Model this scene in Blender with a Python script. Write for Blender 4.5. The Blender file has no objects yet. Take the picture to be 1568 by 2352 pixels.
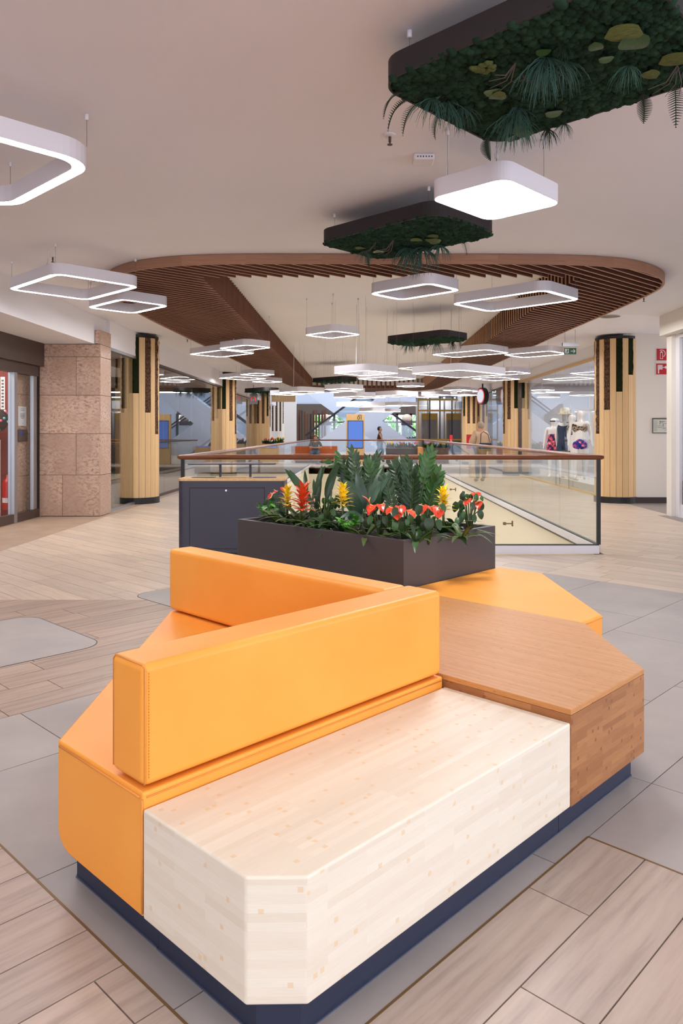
import bpy, bmesh, math, random
import numpy as np
from mathutils import Vector, Matrix
random.seed(7)
S = bpy.context.scene
COL = S.collection

# ------------------------------------------------------------------ camera
F = 1710.0            # focal length in pixels of the 1568 x 2352 frame
PX, PY = 822.0, 996.0 # vanishing point of the hall and horizon
H = 1.40              # eye height
cam_d = bpy.data.cameras.new('camera')
cam = bpy.data.objects.new('camera', cam_d); COL.objects.link(cam)
cam.location = (0, 0, H); cam.rotation_euler = (math.pi/2, 0, 0)
cam_d.sensor_fit = 'VERTICAL'; cam_d.sensor_height = 36.0; cam_d.sensor_width = 24.0
cam_d.lens = F/2352*36
cam_d.shift_x = -(PX-784)/2352; cam_d.shift_y = -(1176-PY)/2352
cam_d.clip_end = 300
S.camera = cam

# ------------------------------------------------------------------ world, large lights, exposure
W = bpy.data.worlds.new('World'); S.world = W; W.use_nodes = True
W.node_tree.nodes['Background'].inputs[0].default_value = (0.94, 0.94, 1.04, 1)
W.node_tree.nodes['Background'].inputs[1].default_value = 3.5
def area_light(name, loc, sx, sy, power, col=(1, .985, .975), rot=(0, 0, 0)):
    d = bpy.data.lights.new(name, 'AREA'); d.shape = 'RECTANGLE'; d.size = sx; d.size_y = sy
    d.energy = power; d.color = col
    o = bpy.data.objects.new(name, d); COL.objects.link(o); o.location = loc; o.rotation_euler = rot
    return o
area_light('hall_light', (0.2, 0.2, 3.36), 7.0, 4.5, 98)            # the hall's lamps above and behind the camera
area_light('walkway_fill_left', (-3.2, 12.0, 3.24), 0.6, 3, 45)       # fill added over both side walkways, no fixtures there
area_light('walkway_fill_right', (4.35, 11.6, 3.24), 0.6, 3, 50)
area_light('far_hall_fill', (0.4, 32.4, 3.2), 8, 1.0, 130)  # fill added to brighten the totem and bench at the far end
area_light('atrium_daylight', (0.5, 47, 9.5), 12, 14, 2000, (.86, .93, 1))
S.view_settings.view_transform = 'Standard'; S.view_settings.look = 'None'
S.view_settings.gamma = 1.0; S.view_settings.use_curve_mapping = False
S.view_settings.exposure = 0.0

# ------------------------------------------------------------------ coordinate helpers
TH = math.radians(46.5); CA, SA = math.cos(TH), math.sin(TH)
def AB(a, b, z=0.0): return Vector((CA*a-SA*b, SA*a+CA*b, z))        # bench grid (a, b) -> world
def toab(x, y): return (CA*x+SA*y, -SA*x+CA*y)
def PZ(px, py, z):
    D = (H-z)*F/(py-PY); return Vector(((px-PX)/F*D, D, z))
def PD(px, py, D): return Vector(((px-PX)/F*D, D, H-(py-PY)/F*D))
def lin(c): return tuple(((v/255)/12.92 if v/255 <= .04045 else ((v/255+.055)/1.055)**2.4) for v in c)

# ------------------------------------------------------------------ materials
MATS = {}
class NT:
    def __init__(s, name):
        s.m = bpy.data.materials.new(name); s.m.use_nodes = True
        s.t = s.m.node_tree; s.t.nodes.clear()
        s.out = s.t.nodes.new('ShaderNodeOutputMaterial')
    def n(s, typ, **kw):
        nd = s.t.nodes.new(typ)
        for k, v in kw.items():
            if k.startswith('_'): setattr(nd, k[1:], v)
        return nd
    def l(s, a, b): s.t.links.new(a, b)
    def bsdf(s, col=(.5,.5,.5), rough=.5, metal=0.0, spec=.5, **kw):
        b = s.n('ShaderNodeBsdfPrincipled')
        b.inputs['Base Color'].default_value = (*col, 1); b.inputs['Roughness'].default_value = rough
        b.inputs['Metallic'].default_value = metal; b.inputs['Specular IOR Level'].default_value = spec
        s.l(b.outputs[0], s.out.inputs[0]); s.b = b; return b
    def uv(s, sx=1, sy=1, sz=1, rot=0, src='UV'):
        tc = s.n('ShaderNodeTexCoord'); mp = s.n('ShaderNodeMapping')
        mp.inputs['Scale'].default_value = (sx, sy, sz); mp.inputs['Rotation'].default_value = (0, 0, rot)
        s.l(tc.outputs[src], mp.inputs[0]); return mp.outputs[0]
    def noise(s, vec, scale=5, detail=3, rough=.5):
        n = s.n('ShaderNodeTexNoise'); n.inputs['Scale'].default_value = scale
        n.inputs['Detail'].default_value = detail; n.inputs['Roughness'].default_value = rough
        if vec is not None: s.l(vec, n.inputs['Vector'])
        return n.outputs['Fac']
    def ramp(s, fac, stops):
        r = s.n('ShaderNodeValToRGB'); e = r.color_ramp.elements
        while len(e) < len(stops): e.new(.5)
        for i, (p, c) in enumerate(stops): e[i].position = p; e[i].color = (*c, 1)
        s.l(fac, r.inputs[0]); return r.outputs[0]
    def mix(s, fac, a, b, mode='MIX'):
        m = s.n('ShaderNodeMix'); m.data_type = 'RGBA'; m.blend_type = mode
        for sock, v in ((m.inputs[0], fac), (m.inputs[6], a), (m.inputs[7], b)):
            if hasattr(v, 'links'): s.l(v, sock)
            elif isinstance(v, (int, float)): sock.default_value = v
            else: sock.default_value = (*v, 1)
        return m.outputs[2]
    def math(s, op, a, b=0.0):
        m = s.n('ShaderNodeMath'); m.operation = op
        for sock, v in ((m.inputs[0], a), (m.inputs[1], b)):
            if hasattr(v, 'links'): s.l(v, sock)
            else: sock.default_value = v
        return m.outputs[0]
    def bump(s, h, strength=.1, dist=.01):
        b = s.n('ShaderNodeBump'); b.inputs['Strength'].default_value = strength; b.inputs['Distance'].default_value = dist
        s.l(h, b.inputs['Height']); s.l(b.outputs[0], s.b.inputs['Normal'])
    def done(s, key): MATS[key] = s.m; return s.m

def plain(key, rgb, rough=.5, metal=0, spec=.5, bump=0, bscale=60, var=0):
    t = NT(key); t.bsdf(lin(rgb), rough, metal, spec)
    if var or bump:
        v = t.uv(src='Object'); f = t.noise(v, bscale, 3)
        if var:
            a = lin(tuple(max(0, c*(1-var)) for c in rgb)); b = lin(tuple(min(255, c*(1+var)) for c in rgb))
            t.l(t.ramp(f, [(.3, a), (.7, b)]), t.b.inputs['Base Color'])
        if bump: t.bump(f, bump, .004)
    return t.done(key)
def emit(key, rgb, strength):
    t = NT(key); e = t.n('ShaderNodeEmission'); e.inputs[0].default_value = (*lin(rgb), 1); e.inputs[1].default_value = strength
    t.l(e.outputs[0], t.out.inputs[0]); return t.done(key)
def glass(key, tint=(.97, .985, .98), ior=1.5, boost=1.0, extra=0.0):
    t = NT(key); tr = t.n('ShaderNodeBsdfTransparent'); tr.inputs[0].default_value = (*tint, 1)
    gl = t.n('ShaderNodeBsdfGlossy'); gl.inputs['Roughness'].default_value = 0.0
    lw = t.n('ShaderNodeLayerWeight'); lw.inputs[0].default_value = .5
    fr = t.math('ADD', .035, t.math('MULTIPLY', t.math('POWER', lw.outputs['Facing'], 5.0), .9))
    ms = t.n('ShaderNodeMixShader')
    f = t.math('MINIMUM', t.math('ADD', t.math('MULTIPLY', fr, boost), extra), .95)
    t.l(f, ms.inputs[0]); t.l(tr.outputs[0], ms.inputs[1]); t.l(gl.outputs[0], ms.inputs[2]); t.l(ms.outputs[0], t.out.inputs[0])
    return t.done(key)

plain('ceiling', (234, 232, 237), .85, var=.012, bscale=.6)
plain('white_wall', (226, 220, 212), .7)
plain('cream_wall', (238, 228, 205), .7)
plain('lower_floor', (225, 210, 185), .4)
plain('white_metal', (222, 220, 226), .4)
plain('lamp_white', (226, 224, 232), .45)
plain('cable_white', (235, 235, 235), .5)
plain('steel_wire', (120, 118, 118), .4, .6)
emit('lamp_glow', (254, 251, 252), 43.0)
plain('charcoal', (70, 64, 66), .45, bump=.08, bscale=900)
plain('frame_dark', (36, 31, 34), .6)
plain('navy', (58, 58, 74), .45, bump=.06, bscale=900)
plain('plinth_navy', (40, 46, 68), .45)
plain('plinth_edge', (74, 82, 102), .4)
plain('black', (20, 19, 20), .5)
plain('soil', (34, 22, 18), .95, bump=.9, bscale=90, var=.4)
plain('aluminium', (176, 180, 188), .32, .85)
plain('dark_metal', (78, 62, 56), .5, .2)
plain('chrome', (200, 200, 200), .2, 1)
plain('grout', (128, 116, 106), .9)
plain('brass', (120, 92, 58), .5, .3)
plain('skirting', (62, 54, 54), .5)
plain('gold', (176, 138, 62), .4, .5)
plain('cork', (214, 178, 120), .6)
plain('mask_white', (225, 225, 230), .7)
glass('glass', (.972, .985, .978), 1.5, .75)
glass('shop_glass', (.95, .96, .955), 1.52, 1.2, .03)
glass('lift_glass', (.9, .93, .95), 1.5, 1.0)

# orange leather
t = NT('orange_leather'); t.bsdf((1, 1, 1), .42, 0, .4)
v = t.uv(src='Object'); f = t.noise(v, 2.5, 3); f2 = t.noise(v, 330, 2)
t.l(t.ramp(f, [(.3, lin((246, 160, 62))), (.7, lin((251, 170, 72)))]), t.b.inputs['Base Color'])
t.bump(f2, .16, .002); t.done('orange_leather')
plain('leather_seam', (226, 146, 62), .5)
plain('orange_far', (214, 112, 44), .5)

# bamboo strips: u along the strip, v across (metres)
def bamboo(key, base, alt, knot, strip=.021, length=.34, grain=.5, knotamt=.8, rough=.4, gscale=1.0, few_=.16, ku=45):
    t = NT(key); t.bsdf((1, 1, 1), rough, 0, .4)
    uv = t.uv(); br = t.n('ShaderNodeTexBrick'); t.l(uv, br.inputs['Vector'])
    br.inputs['Scale'].default_value = 1.0; br.inputs['Brick Width'].default_value = length; br.inputs['Row Height'].default_value = strip
    br.inputs['Mortar Size'].default_value = .0004; br.inputs['Mortar Smooth'].default_value = 1
    br.inputs['Color1'].default_value = (*lin(base), 1); br.inputs['Color2'].default_value = (*lin(alt), 1)
    br.inputs['Mortar'].default_value = (*lin(alt), 1); br.offset = .37; br.squash = 1
    g = t.noise(t.uv(14*gscale, 420*gscale), 1.0, 4)
    gcol = t.ramp(g, [(.3, (1-grain*.28,)*3), (.7, (1, 1, 1))])
    c = t.mix(1.0, br.outputs['Color'], gcol, 'MULTIPLY')
    vo = t.n('ShaderNodeTexVoronoi'); vo.voronoi_dimensions = '2D'; t.l(t.uv(ku, 1/strip), vo.inputs['Vector']); vo.distance = 'CHEBYCHEV'; vo.inputs['Scale'].default_value = 1
    vo.inputs['Randomness'].default_value = .8
    sp = t.n('ShaderNodeSeparateColor'); t.l(vo.outputs['Color'], sp.inputs[0])
    near = t.math('LESS_THAN', vo.outputs['Distance'], .3); few = t.math('LESS_THAN', sp.outputs[0], few_)
    kf = t.math('MULTIPLY', t.math('MULTIPLY', near, few), knotamt)
    kn = t.noise(t.uv(300, 300), 1.0, 2); kf = t.math('MULTIPLY', kf, t.math('ADD', kn, .25))
    c = t.mix(kf, c, lin(knot)); t.l(c, t.b.inputs['Base Color'])
    return t.done(key)
bamboo('bamboo_pale', (237, 229, 213), (229, 218, 199), (226, 196, 152), .021, .36, .22, .85, few_=.05)
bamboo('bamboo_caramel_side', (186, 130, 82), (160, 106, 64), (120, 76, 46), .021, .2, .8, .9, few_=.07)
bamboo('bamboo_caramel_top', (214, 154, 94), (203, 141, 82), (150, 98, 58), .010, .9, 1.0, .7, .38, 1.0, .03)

# plank-look floor tiles; u along the plank
def plankmat(key, c1, c2, c3, rough=.38, gl=1.0):
    t = NT(key); t.bsdf((1, 1, 1), rough, 0, .4)
    oi = t.n('ShaderNodeObjectInfo'); ge = t.n('ShaderNodeNewGeometry')
    rnd = t.math('FRACT', t.math('ADD', oi.outputs['Random'], ge.outputs['Random Per Island']))
    uv = t.uv(2.2, 26)
    off = t.n('ShaderNodeVectorMath'); off.operation = 'ADD'; t.l(uv, off.inputs[0])
    cb = t.n('ShaderNodeCombineXYZ'); m = t.math('MULTIPLY', rnd, 57.0); t.l(m, cb.inputs[0]); t.l(m, cb.inputs[1]); t.l(cb.outputs[0], off.inputs[1])
    g = t.noise(off.outputs[0], 1.0, 5, .62)
    g2 = t.noise(t.uv(1.3, 3.5), 1.6, 3)
    c = t.ramp(g, [(.25, lin(c3)), (.5, lin(c1)), (.75, lin(c2))])
    c = t.mix(t.math('MULTIPLY', g2, .35*gl), c, lin(c3))
    tint = t.ramp(rnd, [(0, (.86, .86, .87)), (1, (1.06, 1.04, 1.02))])
    c = t.mix(1.0, c, tint, 'MULTIPLY'); t.l(c, t.b.inputs['Base Color'])
    return t.done(key)
plankmat('plank_rose', (190, 171, 158), (204, 186, 172), (158, 140, 130))
plankmat('plank_brown', (172, 150, 134), (188, 166, 150), (140, 120, 106))
plankmat('plank_light', (204, 186, 168), (214, 197, 180), (184, 165, 148), .36, .6)
t = NT('tile_grey'); t.bsdf((1, 1, 1), .45, 0, .4)
oi = t.n('ShaderNodeObjectInfo'); f = t.noise(t.uv(src='Object'), 2.2, 5, .6); f2 = t.noise(t.uv(src='Object'), 90, 2)
c = t.ramp(f, [(.25, lin((154, 147, 144))), (.75, lin((173, 165, 161)))])
c = t.mix(1.0, c, t.ramp(oi.outputs['Random'], [(0, (.93, .93, .93)), (1, (1.03, 1.03, 1.03))]), 'MULTIPLY')
t.l(c, t.b.inputs['Base Color']); t.bump(f2, .05, .002); t.done('tile_grey')
plain('apron_brown', (166, 142, 122), .4, var=.06, bscale=4)
plain('apron_grey', (138, 128, 122), .45, var=.05, bscale=4)

# wood of the ceiling ring and other plain timber: grain along u
def timber(key, c1, c2, su=1.5, sv=40, rough=.5, src='UV', sz=1):
    t = NT(key); t.bsdf((1, 1, 1), rough, 0, .3)
    oi = t.n('ShaderNodeObjectInfo')
    g = t.noise(t.uv(su, sv, sz, src=src), 1.0, 4, .6)
    c = t.ramp(g, [(.3, lin(c1)), (.7, lin(c2))])
    c = t.mix(1.0, c, t.ramp(oi.outputs['Random'], [(0, (.9, .9, .9)), (1, (1.06, 1.05, 1.04))]), 'MULTIPLY')
    t.l(c, t.b.inputs['Base Color']); return t.done(key)
timber('ring_wood', (152, 112, 90), (176, 134, 110))
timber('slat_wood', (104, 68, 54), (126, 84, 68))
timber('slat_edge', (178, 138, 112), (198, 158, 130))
plain('slat_back', (74, 48, 40), .8)
timber('stave_wood', (206, 170, 122), (222, 188, 142), 60, 1.5, .5)
timber('ply_wood', (208, 170, 116), (222, 186, 134), 30, 1.5, .5)
timber('handrail_wood', (104, 56, 32), (132, 76, 46), 3, 60, .3)
timber('brown_board', (94, 62, 44), (120, 82, 58), 2, 30, .6)
# bark panels
t = NT('bark'); t.bsdf((1, 1, 1), .9, 0, .2)
f = t.noise(t.uv(45, 18), 1.0, 6, .7)
t.l(t.ramp(f, [(.32, lin((36, 24, 18))), (.5, lin((86, 58, 42))), (.68, lin((150, 116, 88)))]), t.b.inputs['Base Color'])
t.bump(f, .9, .03); t.done('bark')
t = NT('moss_dark'); t.bsdf((1, 1, 1), .95, 0, .1); f = t.noise(t.uv(src='Object'), 45, 4, .7)
t.l(t.ramp(f, [(.3, lin((16, 22, 12))), (.7, lin((48, 56, 30)))]), t.b.inputs['Base Color']); t.bump(f, .9, .03); t.done('moss_dark')
t = NT('moss_green'); t.bsdf((1, 1, 1), .95, 0, .1)
f = t.noise(t.uv(src='Object'), 9, 4, .6); ge = t.n('ShaderNodeNewGeometry')
c = t.ramp(f, [(.3, lin((28, 48, 38))), (.7, lin((48, 76, 58)))])
c = t.mix(1.0, c, t.ramp(ge.outputs['Random Per Island'], [(0, (.7, .7, .7)), (1, (1.15, 1.15, 1.1))]), 'MULTIPLY')
f2 = t.noise(t.uv(src='Object'), 160, 3, .7); t.l(c, t.b.inputs['Base Color']); t.bump(f2, .8, .008); t.done('moss_green')
# granite
t = NT('granite'); t.bsdf((1, 1, 1), .35, 0, .4)
oi = t.n('ShaderNodeObjectInfo')
v = t.uv(1, 1, 1, src='UV')
w = t.noise(v, 2.2, 3); 
vm = t.n('ShaderNodeVectorMath'); vm.operation = 'ADD'; t.l(v, vm.inputs[0])
cb = t.n('ShaderNodeCombineXYZ'); t.l(t.math('MULTIPLY', w, .35), cb.inputs[0]); t.l(t.math('MULTIPLY', oi.outputs['Random'], 33.0), cb.inputs[1]); t.l(cb.outputs[0], vm.inputs[1])
mp = t.n('ShaderNodeMapping'); mp.inputs['Scale'].default_value = (15, 26, 15); mp.inputs['Rotation'].default_value = (0, 0, .7); t.l(vm.outputs[0], mp.inputs[0])
f = t.noise(mp.outputs[0], 1.0, 8, .78); f2 = t.noise(vm.outputs[0], 1.8, 3)
c = t.ramp(f, [(.36, lin((128, 88, 70))), (.45, lin((176, 142, 122))), (.55, lin((206, 180, 164))), (.7, lin((186, 158, 140)))])
c = t.mix(t.ramp(f2, [(.4, (0, 0, 0)), (.6, (.7, .7, .7))]), c, lin((178, 146, 128)))
c = t.mix(1.0, c, t.ramp(oi.outputs['Random'], [(0, (.92, .91, .9)), (1, (1.04, 1.03, 1.02))]), 'MULTIPLY'); t.l(c, t.b.inputs['Base Color']); t.done('granite')
# leaves
def leafmat(key, c1, c2, rough=.35, sub=0.0):
    t = NT(key); t.bsdf((1, 1, 1), rough, 0, .4)
    oi = t.n('ShaderNodeObjectInfo'); f = t.noise(t.uv(12, 3), 1.5, 3)
    c = t.ramp(f, [(.3, lin(c1)), (.75, lin(c2))])
    c = t.mix(1.0, c, t.ramp(oi.outputs['Random'], [(0, (.75, .75, .75)), (1, (1.2, 1.2, 1.1))]), 'MULTIPLY')
    t.l(c, t.b.inputs['Base Color']); return t.done(key)
leafmat('leaf_deep', (30, 52, 30), (44, 74, 42))
leafmat('leaf_blue', (38, 60, 48), (62, 88, 68), .4)
leafmat('leaf_mid', (38, 74, 30), (58, 100, 42))
leafmat('leaf_bright', (66, 140, 40), (96, 168, 56))
leafmat('leaf_olive', (58, 76, 36), (86, 104, 52))
leafmat('bract_yellow', (238, 198, 24), (252, 222, 56))
leafmat('bract_red', (226, 74, 34), (242, 104, 52))
leafmat('spathe_red', (212, 58, 36), (226, 84, 58), .25)
plain('spadix', (244, 214, 120), .5)
plain('stem_green', (70, 92, 46), .5)
leafmat('fern_dark', (30, 44, 34), (46, 66, 48), .7)
leafmat('grass_teal', (44, 78, 72), (74, 112, 98), .7)
leafmat('fungus_olive', (70, 82, 42), (100, 108, 60), .9)
plain('twig', (92, 78, 70), .8)
leafmat('tree_leaf', (120, 190, 96), (170, 222, 140), .6)
# ------------------------------------------------------------------ object helpers
def link(o, parent=None):
    COL.objects.link(o)
    if parent is not None: o.parent = parent
    return o
def tag(o, label=None, cat=None, group=None, kind=None):
    if label: o['label'] = label
    if cat: o['category'] = cat
    if group: o['group'] = group
    if kind: o['kind'] = kind
    return o
def thing(name, label, cat, loc=(0, 0, 0), rz=0.0, group=None):
    o = bpy.data.objects.new(name, None); o.empty_display_size = .1; link(o)
    o.location = loc; o.rotation_euler = (0, 0, rz); tag(o, label, cat, group); return o
def inst(name, mesh, parent=None, loc=(0, 0, 0), rot=(0, 0, 0), scale=(1, 1, 1)):
    o = bpy.data.objects.new(name, mesh); link(o, parent)
    o.location = loc; o.rotation_euler = rot; o.scale = scale; return o
def poly_area(p): return sum(p[i][0]*p[(i+1) % len(p)][1]-p[(i+1) % len(p)][0]*p[i][1] for i in range(len(p)))/2

class MB:
    def __init__(s): s.v = []; s.f = []; s.uv = {}; s.mi = []
    def add(s, vs, fs, uvs=None):
        o = len(s.v); s.v += [tuple(p) for p in vs]
        for i, f in enumerate(fs):
            if uvs: s.uv[len(s.f)] = uvs[i]
            s.f.append(tuple(k+o for k in f))
        return s
    def box(s, x0, x1, y0, y1, z0, z1, M=None):
        vs = [Vector(p) for p in ((x0,y0,z0),(x1,y0,z0),(x1,y1,z0),(x0,y1,z0),(x0,y0,z1),(x1,y0,z1),(x1,y1,z1),(x0,y1,z1))]
        if M is not None: vs = [M @ p for p in vs]
        return s.add(vs, [(0,3,2,1),(4,5,6,7),(0,1,5,4),(1,2,6,5),(2,3,7,6),(3,0,4,7)])
    def prism(s, poly, z0, z1):
        if poly_area(poly) < 0: poly = poly[::-1]
        n = len(poly); vs = [(p[0], p[1], z0) for p in poly]+[(p[0], p[1], z1) for p in poly]
        fs = [tuple(range(n))[::-1], tuple(range(n, 2*n))]+[(i, (i+1) % n, n+(i+1) % n, n+i) for i in range(n)]
        return s.add(vs, fs)
    def ring(s, outer, inner, z0, z1, top=True, bottom=True):
        n = len(outer); vs = [(*p, z) for z in (z0, z1) for p in outer]+[(*p, z) for z in (z0, z1) for p in inner]
        fs = []
        for i in range(n):
            j = (i+1) % n
            fs.append((i, j, n+j, n+i)); fs.append((2*n+j, 2*n+i, 3*n+i, 3*n+j))
            if top: fs.append((n+i, n+j, 3*n+j, 3*n+i))
            if bottom: fs.append((j, i, 2*n+i, 2*n+j))
        return s.add(vs, fs)
    def tube(s, pts, r, n=6, cap=True):
        pts = [Vector(p) for p in pts]; rs = r if isinstance(r, (list, tuple)) else [r]*len(pts)
        rings = []; up = Vector((0, 0, 1))
        for i, p in enumerate(pts):
            d = (pts[min(i+1, len(pts)-1)]-pts[max(i-1, 0)]).normalized()
            a = d.cross(up if abs(d.z) < .95 else Vector((1, 0, 0))).normalized(); b = d.cross(a)
            rings.append([p+(a*math.cos(2*math.pi*k/n)+b*math.sin(2*math.pi*k/n))*rs[i] for k in range(n)])
        vs = [q for R in rings for q in R]; fs = []
        for i in range(len(pts)-1):
            for k in range(n): fs.append((i*n+k, i*n+(k+1) % n, (i+1)*n+(k+1) % n, (i+1)*n+k))
        if cap: fs += [tuple(range(n))[::-1], tuple((len(pts)-1)*n+k for k in range(n))]
        return s.add(vs, fs)
    def lathe(s, prof, n=24, cx=0, cy=0):
        vs = [(cx+r*math.cos(2*math.pi*k/n), cy+r*math.sin(2*math.pi*k/n), z) for r, z in prof for k in range(n)]; fs = []
        for i in range(len(prof)-1):
            for k in range(n): fs.append((i*n+k, i*n+(k+1) % n, (i+1)*n+(k+1) % n, (i+1)*n+k))
        fs += [tuple(range(n))[::-1], tuple((len(prof)-1)*n+k for k in range(n))]
        return s.add(vs, fs)
    def ball(s, c, r, seg=12, rings=8, sq=(1, 1, 1)):
        vs = []; fs = []
        for i in range(rings+1):
            ph = math.pi*i/rings
            for k in range(seg):
                th = 2*math.pi*k/seg
                vs.append((c[0]+r*sq[0]*math.sin(ph)*math.cos(th), c[1]+r*sq[1]*math.sin(ph)*math.sin(th), c[2]+r*sq[2]*math.cos(ph)))
        for i in range(rings):
            for k in range(seg): fs.append((i*seg+k, (i+1)*seg+k, (i+1)*seg+(k+1) % seg, i*seg+(k+1) % seg))
        return s.add(vs, fs)
    def mesh(s, name, mat, smooth=False, uvbox=True):
        me = bpy.data.meshes.new(name); me.from_pydata(s.v, [], s.f); me.update()
        m = MATS[mat] if isinstance(mat, str) else mat
        me.materials.append(m)
        if uvbox:
            ul = me.uv_layers.new(name='UVMap').data
            for p in me.polygons:
                ex = s.uv.get(p.index); nx, ny, nz = abs(p.normal.x), abs(p.normal.y), abs(p.normal.z)
                if not ex and nz < .7:
                    t = Vector((-p.normal.y, p.normal.x, 0)); t = t.normalized() if t.length > 0 else Vector((1, 0, 0))
                for q, li in enumerate(p.loop_indices):
                    co = me.vertices[me.loops[li].vertex_index].co
                    if ex: ul[li].uv = ex[q]
                    elif nz >= .7: ul[li].uv = (co.x, co.y)
                    else: ul[li].uv = (co.x*t.x+co.y*t.y, co.z)
        if smooth:
            for p in me.polygons: p.use_smooth = True
        return me
    def build(s, name, mat, parent=None, bevel=0, seg=3, smooth=False, loc=(0, 0, 0), rot=(0, 0, 0)):
        o = inst(name, s.mesh(name, mat, smooth), parent, loc, rot)
        if bevel:
            md = o.modifiers.new('bevel', 'BEVEL'); md.width = bevel; md.segments = seg; md.limit_method = 'ANGLE'; md.angle_limit = math.radians(25)
            md.harden_normals = False
            for p in o.data.polygons: p.use_smooth = True
            wn = o.modifiers.new('wn', 'WEIGHTED_NORMAL'); wn.keep_sharp = False
        return o
def struct(name, mb, mat, parent=None, **kw):
    o = mb.build(name, mat, parent, **kw)
    if parent is None: o['kind'] = 'structure'
    return o
def rrect(x0, x1, y0, y1, r, n=6):
    pts = []
    for cx, cy, a0 in ((x1-r, y0+r, -90), (x1-r, y1-r, 0), (x0+r, y1-r, 90), (x0+r, y0+r, 180)):
        for k in range(n+1):
            a = math.radians(a0+90*k/n); pts.append((cx+r*math.cos(a), cy+r*math.sin(a)))
    return pts
def clip(poly, nx, ny, d):            # keep nx*x+ny*y <= d
    out = []
    for i in range(len(poly)):
        p, q = poly[i], poly[(i+1) % len(poly)]
        dp, dq = nx*p[0]+ny*p[1]-d, nx*q[0]+ny*q[1]-d
        if dp <= 0: out.append(p)
        if (dp < 0 < dq) or (dq < 0 < dp):
            t = dp/(dp-dq); out.append((p[0]+(q[0]-p[0])*t, p[1]+(q[1]-p[1])*t))
    return out
TXT = {}
def text_mesh(body, size, mat, extrude=.002, align='CENTER'):
    c = bpy.data.curves.new('txt', 'FONT'); c.body = body; c.size = size; c.extrude = extrude; c.align_x = align; c.align_y = 'CENTER'
    o = bpy.data.objects.new('txt', c); COL.objects.link(o); dg = bpy.context.evaluated_depsgraph_get(); dg.update()
    me = bpy.data.meshes.new_from_object(o.evaluated_get(dg)); bpy.data.objects.remove(o); me.materials.clear(); me.materials.append(MATS[mat]); return me

# ------------------------------------------------------------------ void, floor
VX0, VX1, VY0, VY1 = -2.10, 2.86, 8.64, 31.5
mb = MB()
for x0, x1, y0, y1 in ((-9, 10, -7, VY0), (-9, VX0, VY0, VY1), (VX1, 10, VY0, VY1), (-9, 10, VY1, 62)):
    mb.box(x0, x1, y0, y1, -.30, -.006)
floor = struct('floor', mb, 'grout')
# the floor beyond the last plank that can be told apart
mb = MB()
for x0, x1, y0, y1 in ((-4.25, VX0, 20.0, VY1), (VX1, 5.36, 20.0, VY1), (-9, 10, VY1, 62)): mb.box(x0, x1, y0, y1, -.006, 0)
far = mb.build('far_paving', 'plank_light', floor)
mb = MB(); mb.box(-9, -4.25, 6, 30, -.006, .0); mb.build('shop_apron', 'apron_brown', floor)
mb = MB(); mb.box(5.12, 10, 4, 12.75, -.006, .0); mb.box(5.36, 10, 12.75, 30, -.006, 0.0); mb.build('shop_apron', 'apron_grey', floor)

pieces = []   # (size on picture, kind, polygon in world xy, uv function data, material)
def hp_ab(na, nb, d):   # half plane na*a+nb*b <= d in world form
    return (na*CA-nb*SA, na*SA+nb*CA, d)
G = .0022
def lay(zone, along, width, length, rng, cross, mat, stagger, name, seed):
    """rows of pieces; along 'a' or 'b'; rng along range, cross = (start, count)"""
    R = random.Random(seed)
    for i in range(cross[1]):
        c0 = cross[0]+i*width; off = R.uniform(0, length) if stagger is None else stagger(i)
        k0 = int((rng[0]-off)//length); k1 = int((rng[1]-off)//length)+1
        for k in range(k0, k1):
            s0 = off+k*length; s1 = s0+length
            if along == 'a': q = [(s0+G, c0+G), (s1-G, c0+G), (s1-G, c0+width-G), (s0+G, c0+width-G)]
            else: q = [(c0+G, s0+G), (c0+width-G, s0+G), (c0+width-G, s1-G), (c0+G, s1-G)]
            poly = [tuple(AB(*p)[:2]) for p in q]
            cx = sum(p[0] for p in poly)/4; cy = sum(p[1] for p in poly)/4
            if cy < .6 or cy > 21 or abs(cx/max(cy, .5)) > 2.2: continue
            for h in zone:
                poly = clip(poly, *h)
                if len(poly) < 3: break
            if len(poly) < 3 or abs(poly_area(poly)) < .0008: continue
            cx = sum(p[0] for p in poly)/len(poly); cy = sum(p[1] for p in poly)/len(poly)
            if cy < .9: continue
            u = PX+cx/cy*F
            if u < -1500 or u > 3000: continue
            size = abs(poly_area(poly))/cy**3*F*F*H
            pieces.append((size, name, poly, along, mat))
ab = hp_ab
lay([ab(1,0,.998), ab(0,-1,-1.198), ab(0,1,3.79)], 'a', .2, 1.2, (-2, 1.2), (1.2, 13), 'plank_rose', None, 'plank', 1)
lay([ab(1,0,2.425), ab(0,1,1.198)], 'a', .2, 1.2, (-.4, 2.6), (-1.4, 13), 'plank_rose', lambda i: .83+(i % 3)*.41+(.0 if i != 11 else 0), 'plank', 2)
lay([ab(0,-1,-3.792), (0, 1, 6.27)], 'a', .2, 1.2, (-1, 6), (3.79, 24), 'plank_brown', None, 'plank', 3)
BS = [1.57, 2.34, 3.2, 3.79]
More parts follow.
